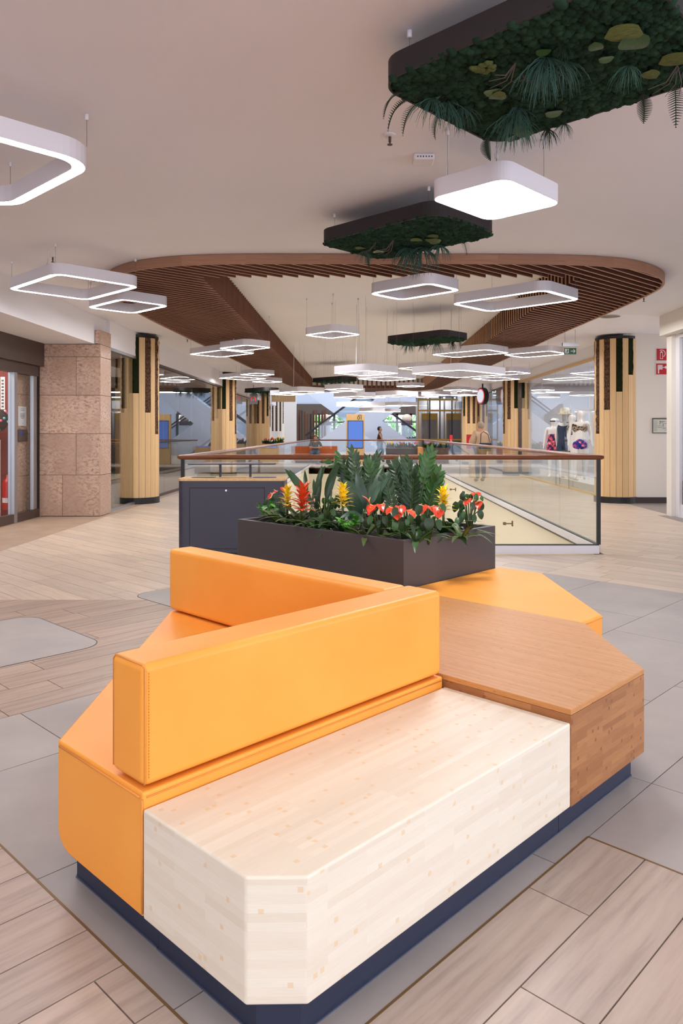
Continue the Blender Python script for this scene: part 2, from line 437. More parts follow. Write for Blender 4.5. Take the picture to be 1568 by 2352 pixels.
# grey tiles: rows in b
def grey(b0, b1, a0, a1, cuts):
    cs = [a0]+[c for c in cuts if a0 < c < a1]+[a1]
    for i in range(len(cs)-1):
        q = [(cs[i]+G, b0+G), (cs[i+1]-G, b0+G), (cs[i+1]-G, b1-G), (cs[i]+G, b1-G)]
        poly = [tuple(AB(*p)[:2]) for p in q]; cy = sum(p[1] for p in poly)/4
        pieces.append((99999/max(cy, 1), 'tile', poly, 'a', 'tile_grey'))
grey(-1.4, .83, 2.425, 6.7, [2.97, 4.5, 5.6]); grey(.83, 1.2, 2.425, 6.7, [2.97, 4.4, 5.5]); grey(1.2, 1.57, 1.0, 6.7, [2.2, 2.97, 4.2, 5.4])
grey(1.57, 2.34, 1.0, 6.7, [2.2, 3.88, 5.1]); grey(2.34, 3.2, 1.0, 6.7, [2.6, 4.3, 5.6]); grey(3.2, 3.79, 1.0, 6.7, [1.54, 2.9, 4.6, 5.8])
grey(-3.4, -1.4, 2.425, 6.7, [3.7, 5.0])
Lz = [(-1, 0, 4.25), (1, 0, 5.36)]
lay(Lz+[ab(0,-1,-3.792), (0, -1, -6.272), (0, 1, VY0)], 'b', .2, 1.2, (-3, 12), (2.0, 45), 'plank_light', None, 'plank', 5)
lay(Lz+[ab(0,1,3.788), ab(-1,0,-6.702), (0, 1, VY0), (1, 0, 5.12)], 'b', .2, 1.2, (-3, 12), (6.7, 20), 'plank_light', None, 'plank', 5)
lay([(-1, 0, 4.25), (1, 0, VX0), (0, -1, -VY0), (0, 1, 20)], 'b', .2, 1.2, (3, 20), (1.6, 75), 'plank_light', None, 'plank', 6)
lay([(-1, 0, -VX1), (1, 0, 5.12), (0, -1, -VY0), (0, 1, 12.75)], 'b', .2, 1.2, (-3, 14), (7, 40), 'plank_light', None, 'plank', 7)
lay([(-1, 0, -VX1), (1, 0, 5.36), (0, -1, -12.75), (0, 1, 20)], 'b', .2, 1.2, (-3, 14), (9, 50), 'plank_light', None, 'plank', 8)
def piece_mb(mb, poly, along):
    if poly_area(poly) < 0: poly = poly[::-1]
    n = len(poly); uv = [toab(*p) for p in poly]; uv = uv if along == 'a' else [(p[1], p[0]) for p in uv]
    vs = [(*p, -.006) for p in poly]+[(*p, 0) for p in poly]
    fs = [tuple(range(n, 2*n))]+[(i, (i+1) % n, n+(i+1) % n, n+i) for i in range(n)]
    uvs = [uv]+[[uv[i], uv[(i+1) % n], uv[(i+1) % n], uv[i]] for i in range(n)]
    mb.add(vs, fs, uvs)
# inlays of grey stone with rounded corners lie flush in the planks (planks below are cut away by height)
pieces.sort(key=lambda p: -p[0])
cnt = {}; rest = {}
for size, nm, poly, along, mat in pieces:
    cnt[nm] = cnt.get(nm, 0)+1
    if cnt[nm] <= 295:
        m = MB(); piece_mb(m, poly, along); m.build(nm, mat, floor)
    else: piece_mb(rest.setdefault((nm, mat), MB()), poly, along)
for (nm, mat), m in rest.items(): tag(m.build(nm, mat, floor), kind='stuff')
def inlay(x0, x1, y0, y1, r):
    o = [tuple(AB(*p)[:2]) for p in rrect(x0, x1, y0, y1, r)]; i = [tuple(AB(*p)[:2]) for p in rrect(x0+.008, x1-.008, y0+.008, y1-.008, r-.008)]
    m = MB(); m.prism(i, -.004, .0016); ob = m.build('stone_inlay', 'tile_grey', floor)
    m = MB(); m.ring(o, i, -.004, .0014); m.build('inlay_joint', 'skirting', floor)
inlay(.6, 2.44, 4.62, 5.77, .16); inlay(3.32, 4.9, 4.75, 5.88, .17)
def strip(p, q, w=.0035):
    p, q = AB(*p), AB(*q); d = (q-p).normalized(); n = Vector((-d.y, d.x, 0))*w
    m = MB(); m.prism([tuple((p+n)[:2]), tuple((p-n)[:2]), tuple((q-n)[:2]), tuple((q+n)[:2])], -.004, .0012)
    m.build('brass_strip', 'brass', floor)
strip((1.0, 1.2), (1.0, 3.79)); strip((.2, 1.2), (2.425, 1.2)); strip((2.425, -1.4), (2.425, 1.2))
# lower storey seen through the void
mb = MB(); mb.box(VX0-4, VX1+4, VY0-4, VY1+4, -4.75, -4.6); struct('floor_lower', mb, 'lower_floor')
mb = MB(); mb.box(VX1, VX1+.2, VY0, VY1, -4.6, -.3); mb.box(VX1-.02, VX1, VY0, VY1, -4.6, -.06); struct('wall_void_right', mb, 'cream_wall')
mb = MB(); mb.box(VX0-.2, VX0, VY0, VY1, -4.6, -.3); mb.box(VX0, VX0+.02, VY0, VY1, -4.6, -.06); struct('wall_void_left', mb, 'cream_wall')
mb = MB(); mb.box(VX0, VX1, VY1, VY1+.2, -4.6, -.06); struct('wall_void_far', mb, 'cream_wall')
mb = MB(); mb.box(VX0, VX1, VY0-.2, VY0, -4.6, -.31); struct('wall_void_near', mb, 'cream_wall')
for i, (D, z) in enumerate(((13.66, -.25), (21.6, -.22))):
    m = MB(); m.tube([(VX1-.02, D, z), (VX1-.16, D, z)], .012, 8); m.tube([(VX1-.03, D, z-.05), (VX1-.03, D, z+.05)], .016, 8); m.box(VX1-.2, VX1-.15, D-.03, D+.03, z-.025, z+.025)
    tag(m.build('wall_sprinkler', 'brass'), ('brass sidewall sprinkler on the cream void wall, nearer of the two', 'brass sidewall sprinkler on the cream void wall, farther of the two')[i], 'sprinkler', 'sidewall sprinklers')

# ------------------------------------------------------------------ ceiling with recess
CZ, RZ, SZ = 3.41, 3.70, 3.30
IX0, IX1, IY0, IY1 = -1.90, 2.67, 9.07, 31.0
E = .10
mb = MB()
ex0, ex1, ey0, ey1 = IX0-E, IX1+E, IY0-.02, IY1+E
for x0, x1, y0, y1 in ((-9, 10, -6, ey0), (-9, ex0, ey0, ey1), (ex1, 10, ey0, ey1), (-9, 10, ey1, 36)): mb.box(x0, x1, y0, y1, CZ, CZ+.12)
mb.box(ex0-.1, ex1+.1, ey0-.1, ey1+.1, RZ, RZ+.1)
mb.box(ex0-.1, ex0, ey0, ey1, CZ+.12, RZ); mb.box(ex1, ex1+.1, ey0, ey1, CZ+.12, RZ); mb.box(ex0, ex1, ey0-.1, ey0, CZ+.12, RZ); mb.box(ex0, ex1, ey1, ey1+.1, CZ+.12, RZ)
struct('ceiling', mb, 'ceiling')
def ceil_at(x, y):
    return RZ if (IX0 < x < IX1 and IY0 < y < IY1) else CZ

# slatted timber ring
ctrl = [(-1.42, 8.345), (-2.12, 8.46), (-2.68, 8.76), (-3.12, 9.35), (-3.36, 10.3), (-3.45, 11.8), (-3.38, 14.3), (-3.05, 22), (-2.72, 29), (-2.2, 32.2), (-1.0, 33.6), (.6, 33.9), (2.2, 33.4), (3.2, 31.8),
        (3.45, 28), (3.72, 20), (3.83, 14.25), (3.91, 12), (3.95, 10.6), (3.93, 9.75), (3.74, 9.2), (3.26, 8.68), (2.81, 8.47), (2.2, 8.37), (1.4, 8.34), (.4, 8.335), (-.6, 8.335)]
OUT = []
n = len(ctrl)
for i in range(n):
    p0, p1, p2, p3 = [Vector(ctrl[(i+k-1) % n]) for k in range(4)]
    for k in range(5):
        u = k/5
        # centripetal-ish: limit tangents to the segment length
        L = (p2-p1).length; t1 = (p2-p0); t2 = (p3-p1); t1 = t1.normalized()*L; t2 = t2.normalized()*L
        h = (2*u**3-3*u**2+1)*p1+(u**3-2*u**2+u)*t1+(-2*u**3+3*u**2)*p2+(u**3-u**2)*t2
        OUT.append((h.x, h.y))
if poly_area(OUT) < 0: OUT.reverse()
ring = thing('slatted_ceiling_ring', 'large oval timber slat ring under the ceiling around the recess above the void', 'ceiling panel', (.4, 20, SZ))
RO = Vector((.4, 20, SZ))
def rl(x, y, z): return (x-RO.x, y-RO.y, z-RO.z)
N = len(OUT)
def inner_pt(p):   # point of the inner rectangle seen from its centre line towards p
    c = (min(max(p[0], IX0+2.0), IX1-2.0), min(max(p[1], IY0+2.2), IY1-2.2)); dx, dy = p[0]-c[0], p[1]-c[1]
    ts = []
    if dx > 1e-6: ts.append((ex1-c[0])/dx)
    if dx < -1e-6: ts.append((ex0-c[0])/dx)
    if dy > 1e-6: ts.append((ey1-c[1])/dy)
    if dy < -1e-6: ts.append((ey0-c[1])/dy)
    t = min(ts); return (c[0]+dx*t, c[1]+dy*t)
INN = [inner_pt(p) for p in OUT]
mb = MB(); mb.ring([rl(*p, 0)[:2] for p in OUT], [rl(*p, 0)[:2] for p in INN], CZ-.012-SZ, CZ-.002-SZ); mb.build('backing_board', 'slat_back', ring)
mb = MB()
mb.box(*(ex0-RO.x, ex0+.012-RO.x, ey0-RO.y, ey1-RO.y), 0.02, RZ-SZ-.001); mb.box(ex1-.012-RO.x, ex1-RO.x, ey0-RO.y, ey1-RO.y, 0.02, RZ-SZ-.001)
mb.build('inner_backing', 'slat_back', ring)
# fascia boards bent round the outside
def off_pt(i, d):
    p0, p2 = Vector(OUT[(i-1) % N]), Vector(OUT[(i+1) % N]); t = (p2-p0).normalized(); nn = Vector((t.y, -t.x)); return Vector(OUT[i % N])+nn*d
step = 5; acc = []
for k in range(0, N, step):
    m = MB(); vs = []; fs = []; uvs = []
    idx = [k+j for j in range(min(step, N-k)+1)]; u = 0; us = [0]
    for j in range(1, len(idx)): u += (Vector(OUT[idx[j] % N])-Vector(OUT[idx[j-1] % N])).length; us.append(u)
    for j in idx:
        for d, z in ((0, 0), (.03, 0), (.03, CZ-SZ-.001), (0, CZ-SZ-.001)):
            q = off_pt(j, d); vs.append((q.x-RO.x, q.y-RO.y, z-.004))
    for j in range(len(idx)-1):
        for e in range(4):
            a, b = j*4+e, j*4+(e+1) % 4; fs.append((a, b, b+4, a+4)); z0, z1 = (0, .03) if e in (0, 2) else (0, .11)
            uvs.append([(us[j], z0), (us[j], z1), (us[j+1], z1), (us[j+1], z0)])
    fs += [(3, 2, 1, 0), tuple(len(vs)-4+q for q in range(4))]; uvs += [[(0, 0)]*4, [(0, 0)]*4]
    m.add(vs, fs, uvs); m.build('fascia_board', 'ring_wood', ring, smooth=False)
# slats
SD = Vector((math.sin(math.radians(47)), math.cos(math.radians(47)))); SN = Vector((SD.y, -SD.x))
slats = []
def line_hits(c):
    o = SN*c; ts = []
    for i in range(N):
        p, q = Vector(OUT[i]), Vector(OUT[(i+1) % N]); dp, dq = (p-o).dot(SN), (q-o).dot(SN)
        if (dp < 0) != (dq < 0): ts.append((p+(q-p)*(dp/(dp-dq))-o).dot(SD))
    return o, sorted(ts)
c = -28.0
while c < -3.0:
    o, ts = line_hits(c)
    if len(ts) >= 2:
        t0, t1 = ts[0], ts[-1]
        # inner rectangle interval
        lo, hi, el, eh = -1e9, 1e9, None, None
        for ax, (m0, m1) in ((0, (IX0, IX1)), (1, (IY0, IY1))):
            d = SD[ax]; A, B = (m0-o[ax])/d, (m1-o[ax])/d
            if A > lo: lo, el = A, ('x', 'y')[ax]+'0'
            if B < hi: hi, eh = B, ('x', 'y')[ax]+'1'
        if lo < hi and hi > t0 and lo < t1:
            if lo-t0 > .05: slats.append((o, t0, lo, el))
            if t1-hi > .05: slats.append((o, hi, t1, eh))
        else: slats.append((o, t0, t1, None))
    c += .1296
def slat_mb(m, o, t0, t1, e):
    hw = .011
    def P3(t, s, z): q = o+SD*t+SN*s; return rl(q.x, q.y, z)
    def bar(ta, tb, z0, z1):
        vs = [P3(ta, -hw, z0), P3(tb, -hw, z0), P3(tb, hw, z0), P3(ta, hw, z0), P3(ta, -hw, z1), P3(tb, -hw, z1), P3(tb, hw, z1), P3(ta, hw, z1)]
        L = tb-ta
        m.add(vs, [(0,1,2,3),(7,6,5,4),(4,5,1,0),(5,6,2,1),(6,7,3,2),(7,4,0,3)],
              [[(0,0),(L,0),(L,.02),(0,.02)]]*2+[[(0,0),(L,0),(L,.1),(0,.1)], [(0,0),(.02,0),(.02,.1),(0,.1)], [(0,0),(L,0),(L,.1),(0,.1)], [(0,0),(.02,0),(.02,.1),(0,.1)]])
    m.edge = getattr(m, 'edge', []); e0 = len(m.f)
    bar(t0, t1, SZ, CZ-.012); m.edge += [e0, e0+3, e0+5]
    e1 = len(m.f)
    if e in ('x0', 'y0') and e == 'x0': bar(t1-.085, t1, CZ-.012, RZ-.002)
    if e in ('x1', 'y1'): bar(t0, t0+.085, CZ-.012, RZ-.002)
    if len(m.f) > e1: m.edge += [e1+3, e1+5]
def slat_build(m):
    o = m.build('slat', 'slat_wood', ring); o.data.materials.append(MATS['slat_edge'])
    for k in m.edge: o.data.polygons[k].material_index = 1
    return o
slats.sort(key=lambda s: (s[0]+SD*s[1]).y)
rest = MB()
for i, s in enumerate(slats):
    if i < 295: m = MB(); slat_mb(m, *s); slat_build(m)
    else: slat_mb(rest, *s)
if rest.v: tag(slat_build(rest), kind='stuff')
# ------------------------------------------------------------------ left side: bulkhead, door, granite pier, shopfront
mb = MB(); mb.box(-9, -4.46, -6.0, 13.2, 2.92, CZ-.001); struct('trim_1', mb, 'ceiling')                 # lowered ceiling over the left entrance
mb = MB(); mb.box(-9, -4.40, 13.2, 40, 2.90, CZ-.001); struct('trim_2', mb, 'ceiling')
mb = MB(); mb.box(5.16, 10, 4, 12.75, 3.07, CZ-.001); struct('trim_3', mb, 'white_wall')
mb = MB(); mb.box(5.34, 10, 15.2, 40, 3.09, CZ-.001); struct('trim_4', mb, 'ceiling')
mb = MB(); mb.box(-5.8, -5.6, -6, 5.9, 0, 2.92); struct('wall_left_blocker', mb, plain('wall_taupe', (196, 184, 176), .7))  # unseen wall, added to cut the world light from the left
# granite pier with slabs
mb = MB(); mb.box(-5.38, -4.40, 12.64, 13.12, 0, 2.92); mb.box(-4.45, -4.40, 12.64, 13.12, 2.92, 3.15); mb.box(-9, -5.56, 12.6, 13.1, 0, 2.92)
pier = struct('wall_granite_pier', mb, 'grout')
rows = [0.005, .70, 1.40, 2.05, 2.70, 2.915]
def slab(x0, x1, y0, y1, z0, z1, axis):
    g = .003; m = MB()
    if axis == 'y': m.box(x0+g, x1-g, y0, y1, z0+g, z1-g)
    else: m.box(x0, x1, y0+g, y1-g, z0+g, z1-g)
    m.build('granite_slab', 'granite', pier, bevel=.002, seg=1)
vert = [[-5.39, -5.0, -4.378], [-5.39, -4.77, -4.378], [-5.39, -4.378], [-5.39, -4.77, -4.378], [-5.39, -4.378]]
for r in range(5):
    for k in range(len(vert[r])-1): slab(vert[r][k], vert[r][k+1], 12.60, 12.64, rows[r], rows[r+1], 'y')
    slab(-4.40, -4.358, 12.60, 13.14, rows[r], rows[r+1], 'x')
slab(-4.455, -4.378, 12.60, 12.64, 2.925, 3.16, 'y'); slab(-4.40, -4.358, 12.60, 13.14, 2.915, 3.16, 'x')
# granite return behind the fixed pane of the door
for r in range(5): slab(-5.60, -5.56, 11.97, 12.60, rows[r], rows[r+1], 'x')
# sliding door at the far left
door = bpy.data.objects.new('door_1', None); link(door); door['kind'] = 'structure'; door.location = (-5.4, 11.5, 0)
def dbox(name, mat, x0, x1, y0, y1, z0, z1, **kw):
    m = MB(); m.box(x0+5.4, x1+5.4, y0-11.5, y1-11.5, z0, z1); return m.build(name, mat, door, **kw)
dbox('header', 'dark_metal', -5.6, -5.30, 5, 12.58, 2.53, 2.92); dbox('header_rail', 'dark_metal', -5.46, -5.36, 5, 12.5, 2.36, 2.53)
dbox('frame_post', 'aluminium', -5.46, -5.36, 11.62, 11.72, 0, 2.36); dbox('frame_post', 'aluminium', -5.44, -5.385, 12.36, 12.42, .1, 2.36); dbox('frame_post', 'aluminium', -5.46, -5.40, 12.46, 12.52, .1, 2.36)
dbox('bottom_rail', 'dark_metal', -5.45, -5.37, 11.72, 12.56, 0, .14); dbox('bottom_rail', 'dark_metal', -5.45, -5.37, 6, 11.62, 0, .14)
dbox('pane', 'glass', -5.42, -5.41, 11.72, 12.40, .14, 2.36); dbox('pane', 'glass', -5.42, -5.41, 6, 11.62, .14, 2.36)
# paper notice and key switch on the granite return
m = MB(); m.box(0, .004, -.15, .15, -.16, .16); pn = m.build('notice_paper', 'mask_white', loc=(-5.555, 12.32, 1.69)); tag(pn, 'white paper notice on the granite behind the door pane', 'notice')
plain('print_grey', (90, 90, 92), .8)
m = MB()
for k, (w, z) in enumerate(((.06, .12), (.07, .095), (.08, .04), (.08, .025), (.08, .01), (.08, -.005), (.08, -.02), (.05, -.035), (.01, -.12), (.02, -.17))): m.box(.004, .0046, -w, w, z-.003, z+.003)
m.build('print', 'print_grey', pn)
m = MB(); m.box(0, .03, -.16, .16, -.1, .1); ks = m.build('key_switch', 'dark_metal', loc=(-5.555, 12.30, 1.37), bevel=.006); tag(ks, 'grey metal switch plate with a blue label below the paper notice', 'switch')
plain('label_blue', (30, 56, 130), .4); m = MB(); m.box(.03, .034, -.14, -.03, .0, .08); m.build('blue_label', 'label_blue', ks)
# shop behind that door
plain('shop_red', (110, 30, 26), .7); plain('shop_floor_wood', (176, 128, 84), .5)
mb = MB(); mb.box(-9.2, -9, 4, 13, 0, 3.4); struct('wall_left_shop', mb, 'shop_red')
mb = MB(); mb.box(-9, -5.62, 12.5, 12.6, 0, 2.9); struct('wall_left_shop_end', mb, 'shop_red')
area_light('left_shop_light', (-6.4, 11.2, 2.85), 1.2, 2.0, 90, (1, .9, .8))
m = MB(); m.lathe([(.075, 0), (.08, .02), (.08, .42), (.06, .5), (.025, .52), (.025, .58)], 16); fe = m.build('fire_extinguisher', plain('ext_red', (190, 24, 20), .35), loc=(-5.80, 12.33, .14), smooth=True); tag(fe, 'red fire extinguisher behind the sliding door at the far left', 'extinguisher')
m = MB(); m.lathe([(.0815, .12), (.0815, .2)], 16); m.build('paper_label', 'mask_white', fe); m = MB(); m.tube([(0, 0, .58), (.02, .02, .64), (.09, .04, .66)], .014, 6); m.tube([(.02, 0, .6), (.11, .02, .52), (.1, .02, .2)], .01, 6); m.build('valve_hose', 'black', fe)
dr = thing('display_stand', 'white tube display stand inside the shop at the far left', 'stand', (-5.76, 11.95, 0))
m = MB(); m.tube([(0, 0, 0), (0, 0, 1.3)], .022, 8); m.tube([(-.5, -.1, 0), (-.5, -.1, 1.3)], .022, 8); m.build('post', 'white_metal', dr)
m = MB(); m.tube([(0, 0, 1.3), (-.5, -.1, 1.3)], .02, 8); m.tube([(0, 0, .75), (-.5, -.1, .75)], .02, 8); m.tube([(0, 0, .12), (-.5, -.1, .12)], .02, 8); m.build('crossbar', 'white_metal', dr)
m = MB(); m.box(-.035, .035, -.004, .004, -.26, .26); bn = m.build('hanging_banner', 'mask_white', loc=(-5.70, 11.95, 2.05)); tag(bn, 'narrow white hanging banner inside the far left shop', 'banner')
m = MB()
for k in range(9): m.box(-.018, .018, -.006, -.004, -.23+k*.052, -.20+k*.052)
m.build('print', 'print_grey', bn); m = MB(); m.tube([(0, 0, .26), (0, 0, .868)], .003, 4); m.build('string', 'steel_wire', bn)
plain('dots_pink', (222, 90, 130), .6); plain('dots_teal', (90, 180, 190), .6)
tb = thing('dotted_bag', 'black cushion with pink and teal dots in the far left shop', 'cushion', (-5.95, 12.15, 1.62))
m = MB(); m.ball((0, 0, 0), .26, 16, 10, (1, .5, .8)); m.build('body', 'black', tb, smooth=True)
R = random.Random(3)
for mt in ('dots_pink', 'dots_teal', 'mask_white'):
    m = MB()
    for k in range(16):
        th, ph = R.uniform(0, 6.28), math.acos(R.uniform(-.95, .95)); m.ball((.262*math.sin(ph)*math.cos(th), .131*math.sin(ph)*math.sin(th), .21*math.cos(ph)), .024, 6, 4)
    m.build('dots', mt, tb)
# glass shopfronts: each pane its own part
def shopfront(name, x, y0, y1, z1, step, frame_mat, sgn, frame=True, base=.05):
    w = bpy.data.objects.new(name, None); link(w); w['kind'] = 'structure'; w.location = (x, y0, 0)
    n = max(1, round((y1-y0)/step)); st = (y1-y0)/n
    for k in range(n):
        m = MB(); m.box(-.006, .006, k*st+.004, (k+1)*st-.004, base, z1); m.build('pane', 'shop_glass', w)
    if frame:
        m = MB(); m.box(-.05, .05, 0, y1-y0, z1, z1+.05); m.build('head_rail', frame_mat, w)
    m = MB(); m.box(-.03, .03, 0, y1-y0, 0, base); m.build('floor_channel', frame_mat, w)
    return w
shopfront('window_1', -4.44, 13.2, 14.85, 2.88, 1.65, 'aluminium', 1)
m = MB(); m.box(-.03, .03, -.03, .03, 0, 2.9); m.build('end_post', 'aluminium', bpy.data.objects['window_1'], loc=(0, 1.65, 0))
shopfront('window_2', -4.44, 15.6, 24.2, 2.89, 1.5, 'dark_metal', 1)
shopfront('window_3', -4.6, 25.0, 33.6, 2.89, 1.5, 'dark_metal', 1)
shopfront('window_4', 5.36, 15.9, 24.6, 3.08, 1.42, 'cork', -1)
shopfront('window_5', 5.36, 25.6, 34, 3.08, 1.42, 'dark_metal', -1)
m = MB(); m.box(-.05, .05, -.08, .08, 0, 3.08); m.build('end_post', 'dark_metal', bpy.data.objects['window_4'], loc=(0, 8.78, 0))
# shop rooms
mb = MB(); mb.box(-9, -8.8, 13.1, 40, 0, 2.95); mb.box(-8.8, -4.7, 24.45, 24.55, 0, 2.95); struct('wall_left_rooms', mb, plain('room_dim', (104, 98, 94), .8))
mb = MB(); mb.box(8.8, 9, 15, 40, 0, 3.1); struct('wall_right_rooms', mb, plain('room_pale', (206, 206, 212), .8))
mb = MB(); mb.box(5.5, 8.8, 24.95, 25.05, 0, 3.1); mb.box(5.6, 8.8, 15.25, 15.3, 0, 3.1); struct('wall_right_partition', mb, 'room_pale')
area_light('right_shop_light', (6.9, 20, 3.0), 2.2, 8, 260, (1, .98, .96))
area_light('left_shop_light_2', (-6.4, 14.6, 2.85), 2.0, 2.4, 16, (1, .92, .84))
area_light('left_shop_light_3', (-6.6, 29, 2.85), 2.0, 7, 90, (1, .95, .9))
area_light('right_shop_light_2', (7.0, 30, 3.0), 2.0, 7, 70, (1, .95, .9))
# right white wall with skirting, pilaster and window at the right edge
mb = MB(); mb.box(5.34, 10, 15.0, 15.2, 0, CZ-.001); struct('wall_right', mb, 'white_wall')
mb = MB(); mb.box(5.34, 10, 14.975, 15.0, 0, .12); struct('baseboard_right', mb, 'skirting')
mb = MB(); mb.box(5.28, 5.42, 12.55, 12.75, 0, 3.07); mb.box(5.42, 10, 12.65, 12.75, 0, 3.07); struct('wall_pilaster_right', mb, 'white_wall', bevel=.004, seg=1)
w6 = shopfront('window_6', 5.40, 6.5, 12.4, 3.0, 1.95, 'white_metal', -1, True, .22)
m = MB(); m.box(-.05, .03, 5.9, 6.05, 0, 3.07); m.build('end_post', 'white_metal', w6)
plain('mirror_blue', (176, 190, 212), .6); mb = MB(); mb.box(5.6, 5.65, 5, 12.5, .2, 3.0); struct('wall_shop_backing', mb, 'mirror_blue')
mb = MB(); mb.box(-.02, -.008, 3.2, 5.85, .22, .62); bd = mb.build('window_band', plain('band_plum', (70, 52, 58), .5), w6)
tm = text_mesh('24 H', .16, 'mask_white'); inst('lettering', tm, w6, (-.024, 5.35, .40), (math.pi/2, 0, -math.pi/2))

# ------------------------------------------------------------------ columns clad in staves
NS = 22
def stave_mesh(r, z0, z1, thick, mat, gap=.05):
    a = math.pi/NS*(1-gap); m = MB(); ps = [(r*math.cos(t), r*math.sin(t)) for t in (-a, 0, a)]; qs = [((r-thick)*math.cos(t), (r-thick)*math.sin(t)) for t in (a, 0, -a)]
    poly = ps+qs; n = 6; vs = [(*p, z0) for p in poly]+[(*p, z1) for p in poly]
    w = [0, r*a, 2*r*a, 2*r*a, r*a, 0]
    fs = [tuple(range(n))[::-1], tuple(range(n, 2*n))]+[(i, (i+1) % n, n+(i+1) % n, n+i) for i in range(n)]
    uv = [[(0, 0)]*6]*2+[[(w[i], z0), (w[(i+1) % n], z0), (w[(i+1) % n], z1), (w[i], z1)] for i in range(n)]
    m.add(vs, fs, uv); return m.mesh('stave', mat)
CACHE = {}
def cached(key, fn):
    if key not in CACHE: CACHE[key] = fn()
    return CACHE[key]
def rough_panel(r, z0, z1, thick, mat):
    m = MB(); a = math.pi/NS*.95; R = random.Random(int(z0*100)); na, nz = 4, max(6, int((z1-z0)/.05)); vs = []; fs = []; uvs = []
    for j in range(nz+1):
        for i in range(na+1):
            t = -a+2*a*i/na; rr = r+R.uniform(-.012, .014); vs.append((rr*math.cos(t), rr*math.sin(t), z0+(z1-z0)*j/nz))
    b0 = len(vs)
    for j in (0, nz):
        for i in range(na+1):
            t = -a+2*a*i/na; vs.append(((r-thick)*math.cos(t), (r-thick)*math.sin(t), z0+(z1-z0)*j/nz))
    for j in range(nz):
        for i in range(na):
            k = j*(na+1)+i; fs.append((k, k+1, k+na+2, k+na+1)); uvs.append([(i*.03, z0+j*.05), (i*.03+.03, z0+j*.05), (i*.03+.03, z0+j*.05+.05), (i*.03, z0+j*.05+.05)])
    for i in range(na): fs.append((b0+i, b0+i+1, i+1, i)); uvs.append([(0, 0)]*4)
    for j in range(nz):
        k = j*(na+1); fs.append((k+na, b0+na, b0+2*na+1, k+2*na+1)); uvs.append([(0, 0)]*4); break
    m.add(vs, fs, uvs); return m.mesh('panel', mat, smooth=True)
def column(label, x, y, top, pattern, ang0, r=.43, mat='stave_wood', cap=True):
    """pattern: dict slot -> (material, bottom height); slot 0 faces angle ang0, counted anticlockwise seen from above"""
    t = thing('clad_column', label, 'column', (x, y, 0), 0, 'timber-clad columns along the hall')
    m = MB(); m.lathe([(r+.012, 0), (r+.012, .125), (r-.03, .13)], 40); m.build('base_ring', 'plinth_navy' if False else 'black', t)
    m = MB(); m.lathe([(r-.03, .1), (r-.03, top-.001)], 32); m.build('core', 'black', t)
    if cap: m = MB(); m.lathe([(r-.01, top-.07), (r-.01, top-.002)], 40); m.build('cap_ring', 'black', t)
    for k in range(NS):
        rot = (0, 0, ang0+2*math.pi*k/NS); p = pattern.get(k)
        zt = top-.06 if p is None else p[1]
        inst('stave', cached(('s', r, round(zt, 3), mat), lambda: stave_mesh(r, .125, zt, .03, mat)), t, rot=rot)
        if p:
            zt2 = p[2] if len(p) > 2 else top-.06
            nm = 'bark_panel' if p[0] == 'bark' else 'moss_panel'
            inst(nm, cached((p[0], r, round(p[1], 3), round(zt2, 3)), lambda: rough_panel(r-.004, p[1], zt2, .03, p[0])), t, rot=rot)
    return t
SL = 2*math.pi/NS
# slots advance anticlockwise; facing the camera is angle -90 deg, left side -180, right side 0
aR = -math.pi/2+math.atan2(0, 1)
def pat(specs): return {k % NS: v for k, v in specs.items()}
B, M_ = 'bark', 'moss_dark'
LP = pat({0: (M_, 2.2), 2: (B, 1.82), 4: (B, 1.39), -2: (M_, 1.9), -4: (M_, 2.3), 6: (B, 1.8), 8: (M_, 2.2), 10: (M_, 2.0)})
RP = pat({-4: (B, 1.40), -2: (B, 1.88), 0: (M_, 2.24), 2: (M_, 2.58), 4: (M_, 2.22), 6: (B, 1.9), -6: (B, 1.9), -8: (M_, 2.2), 8: (M_, 2.3), 10: (M_, 2.4)})
FP = pat({-3: (M_, 2.2), -1: (B, 1.86), 1: (B, 1.86), 3: (M_, 2.2), 5: (M_, 2.5), -5: (M_, 2.5), 7: (B, 1.9), -7: (B, 1.9)})
column('timber-clad column at the right beside the white wall and red signs', 5.31, 15.32, CZ-.04, RP, math.radians(-101))
column('timber-clad column at the left between the granite pier and the long glass front', -4.49, 15.15, CZ-.04, LP, math.radians(-77.5))
column('timber-clad column in the middle of the left glass front', -4.45, 24.6, CZ-.04, LP, math.radians(-77))
column('timber-clad column in the middle of the right shop windows', 5.31, 25.1, CZ-.04, RP, math.radians(-100))
column('far left timber-clad column below the dark moss panel', -4.48, 34.2, CZ-.04, FP, math.radians(-82.5))
column('far right timber-clad column beside the gold framed lift', 5.2, 34.2, CZ-.04, FP, math.radians(-98.5))
plain('white_lit_stave', (226, 216, 200), .6)  # stave colour paled to carry the white light on the far column
column('white-lit timber-clad column by the dark door far at the left', -4.9, 45.0, 3.4,
       pat({-4: (B, 1.8), -2: (B, 1.55), 0: (B, 1.55), 2: (B, 1.55), 4: (B, 2.0)}), math.radians(-90+2), mat='white_lit_stave')

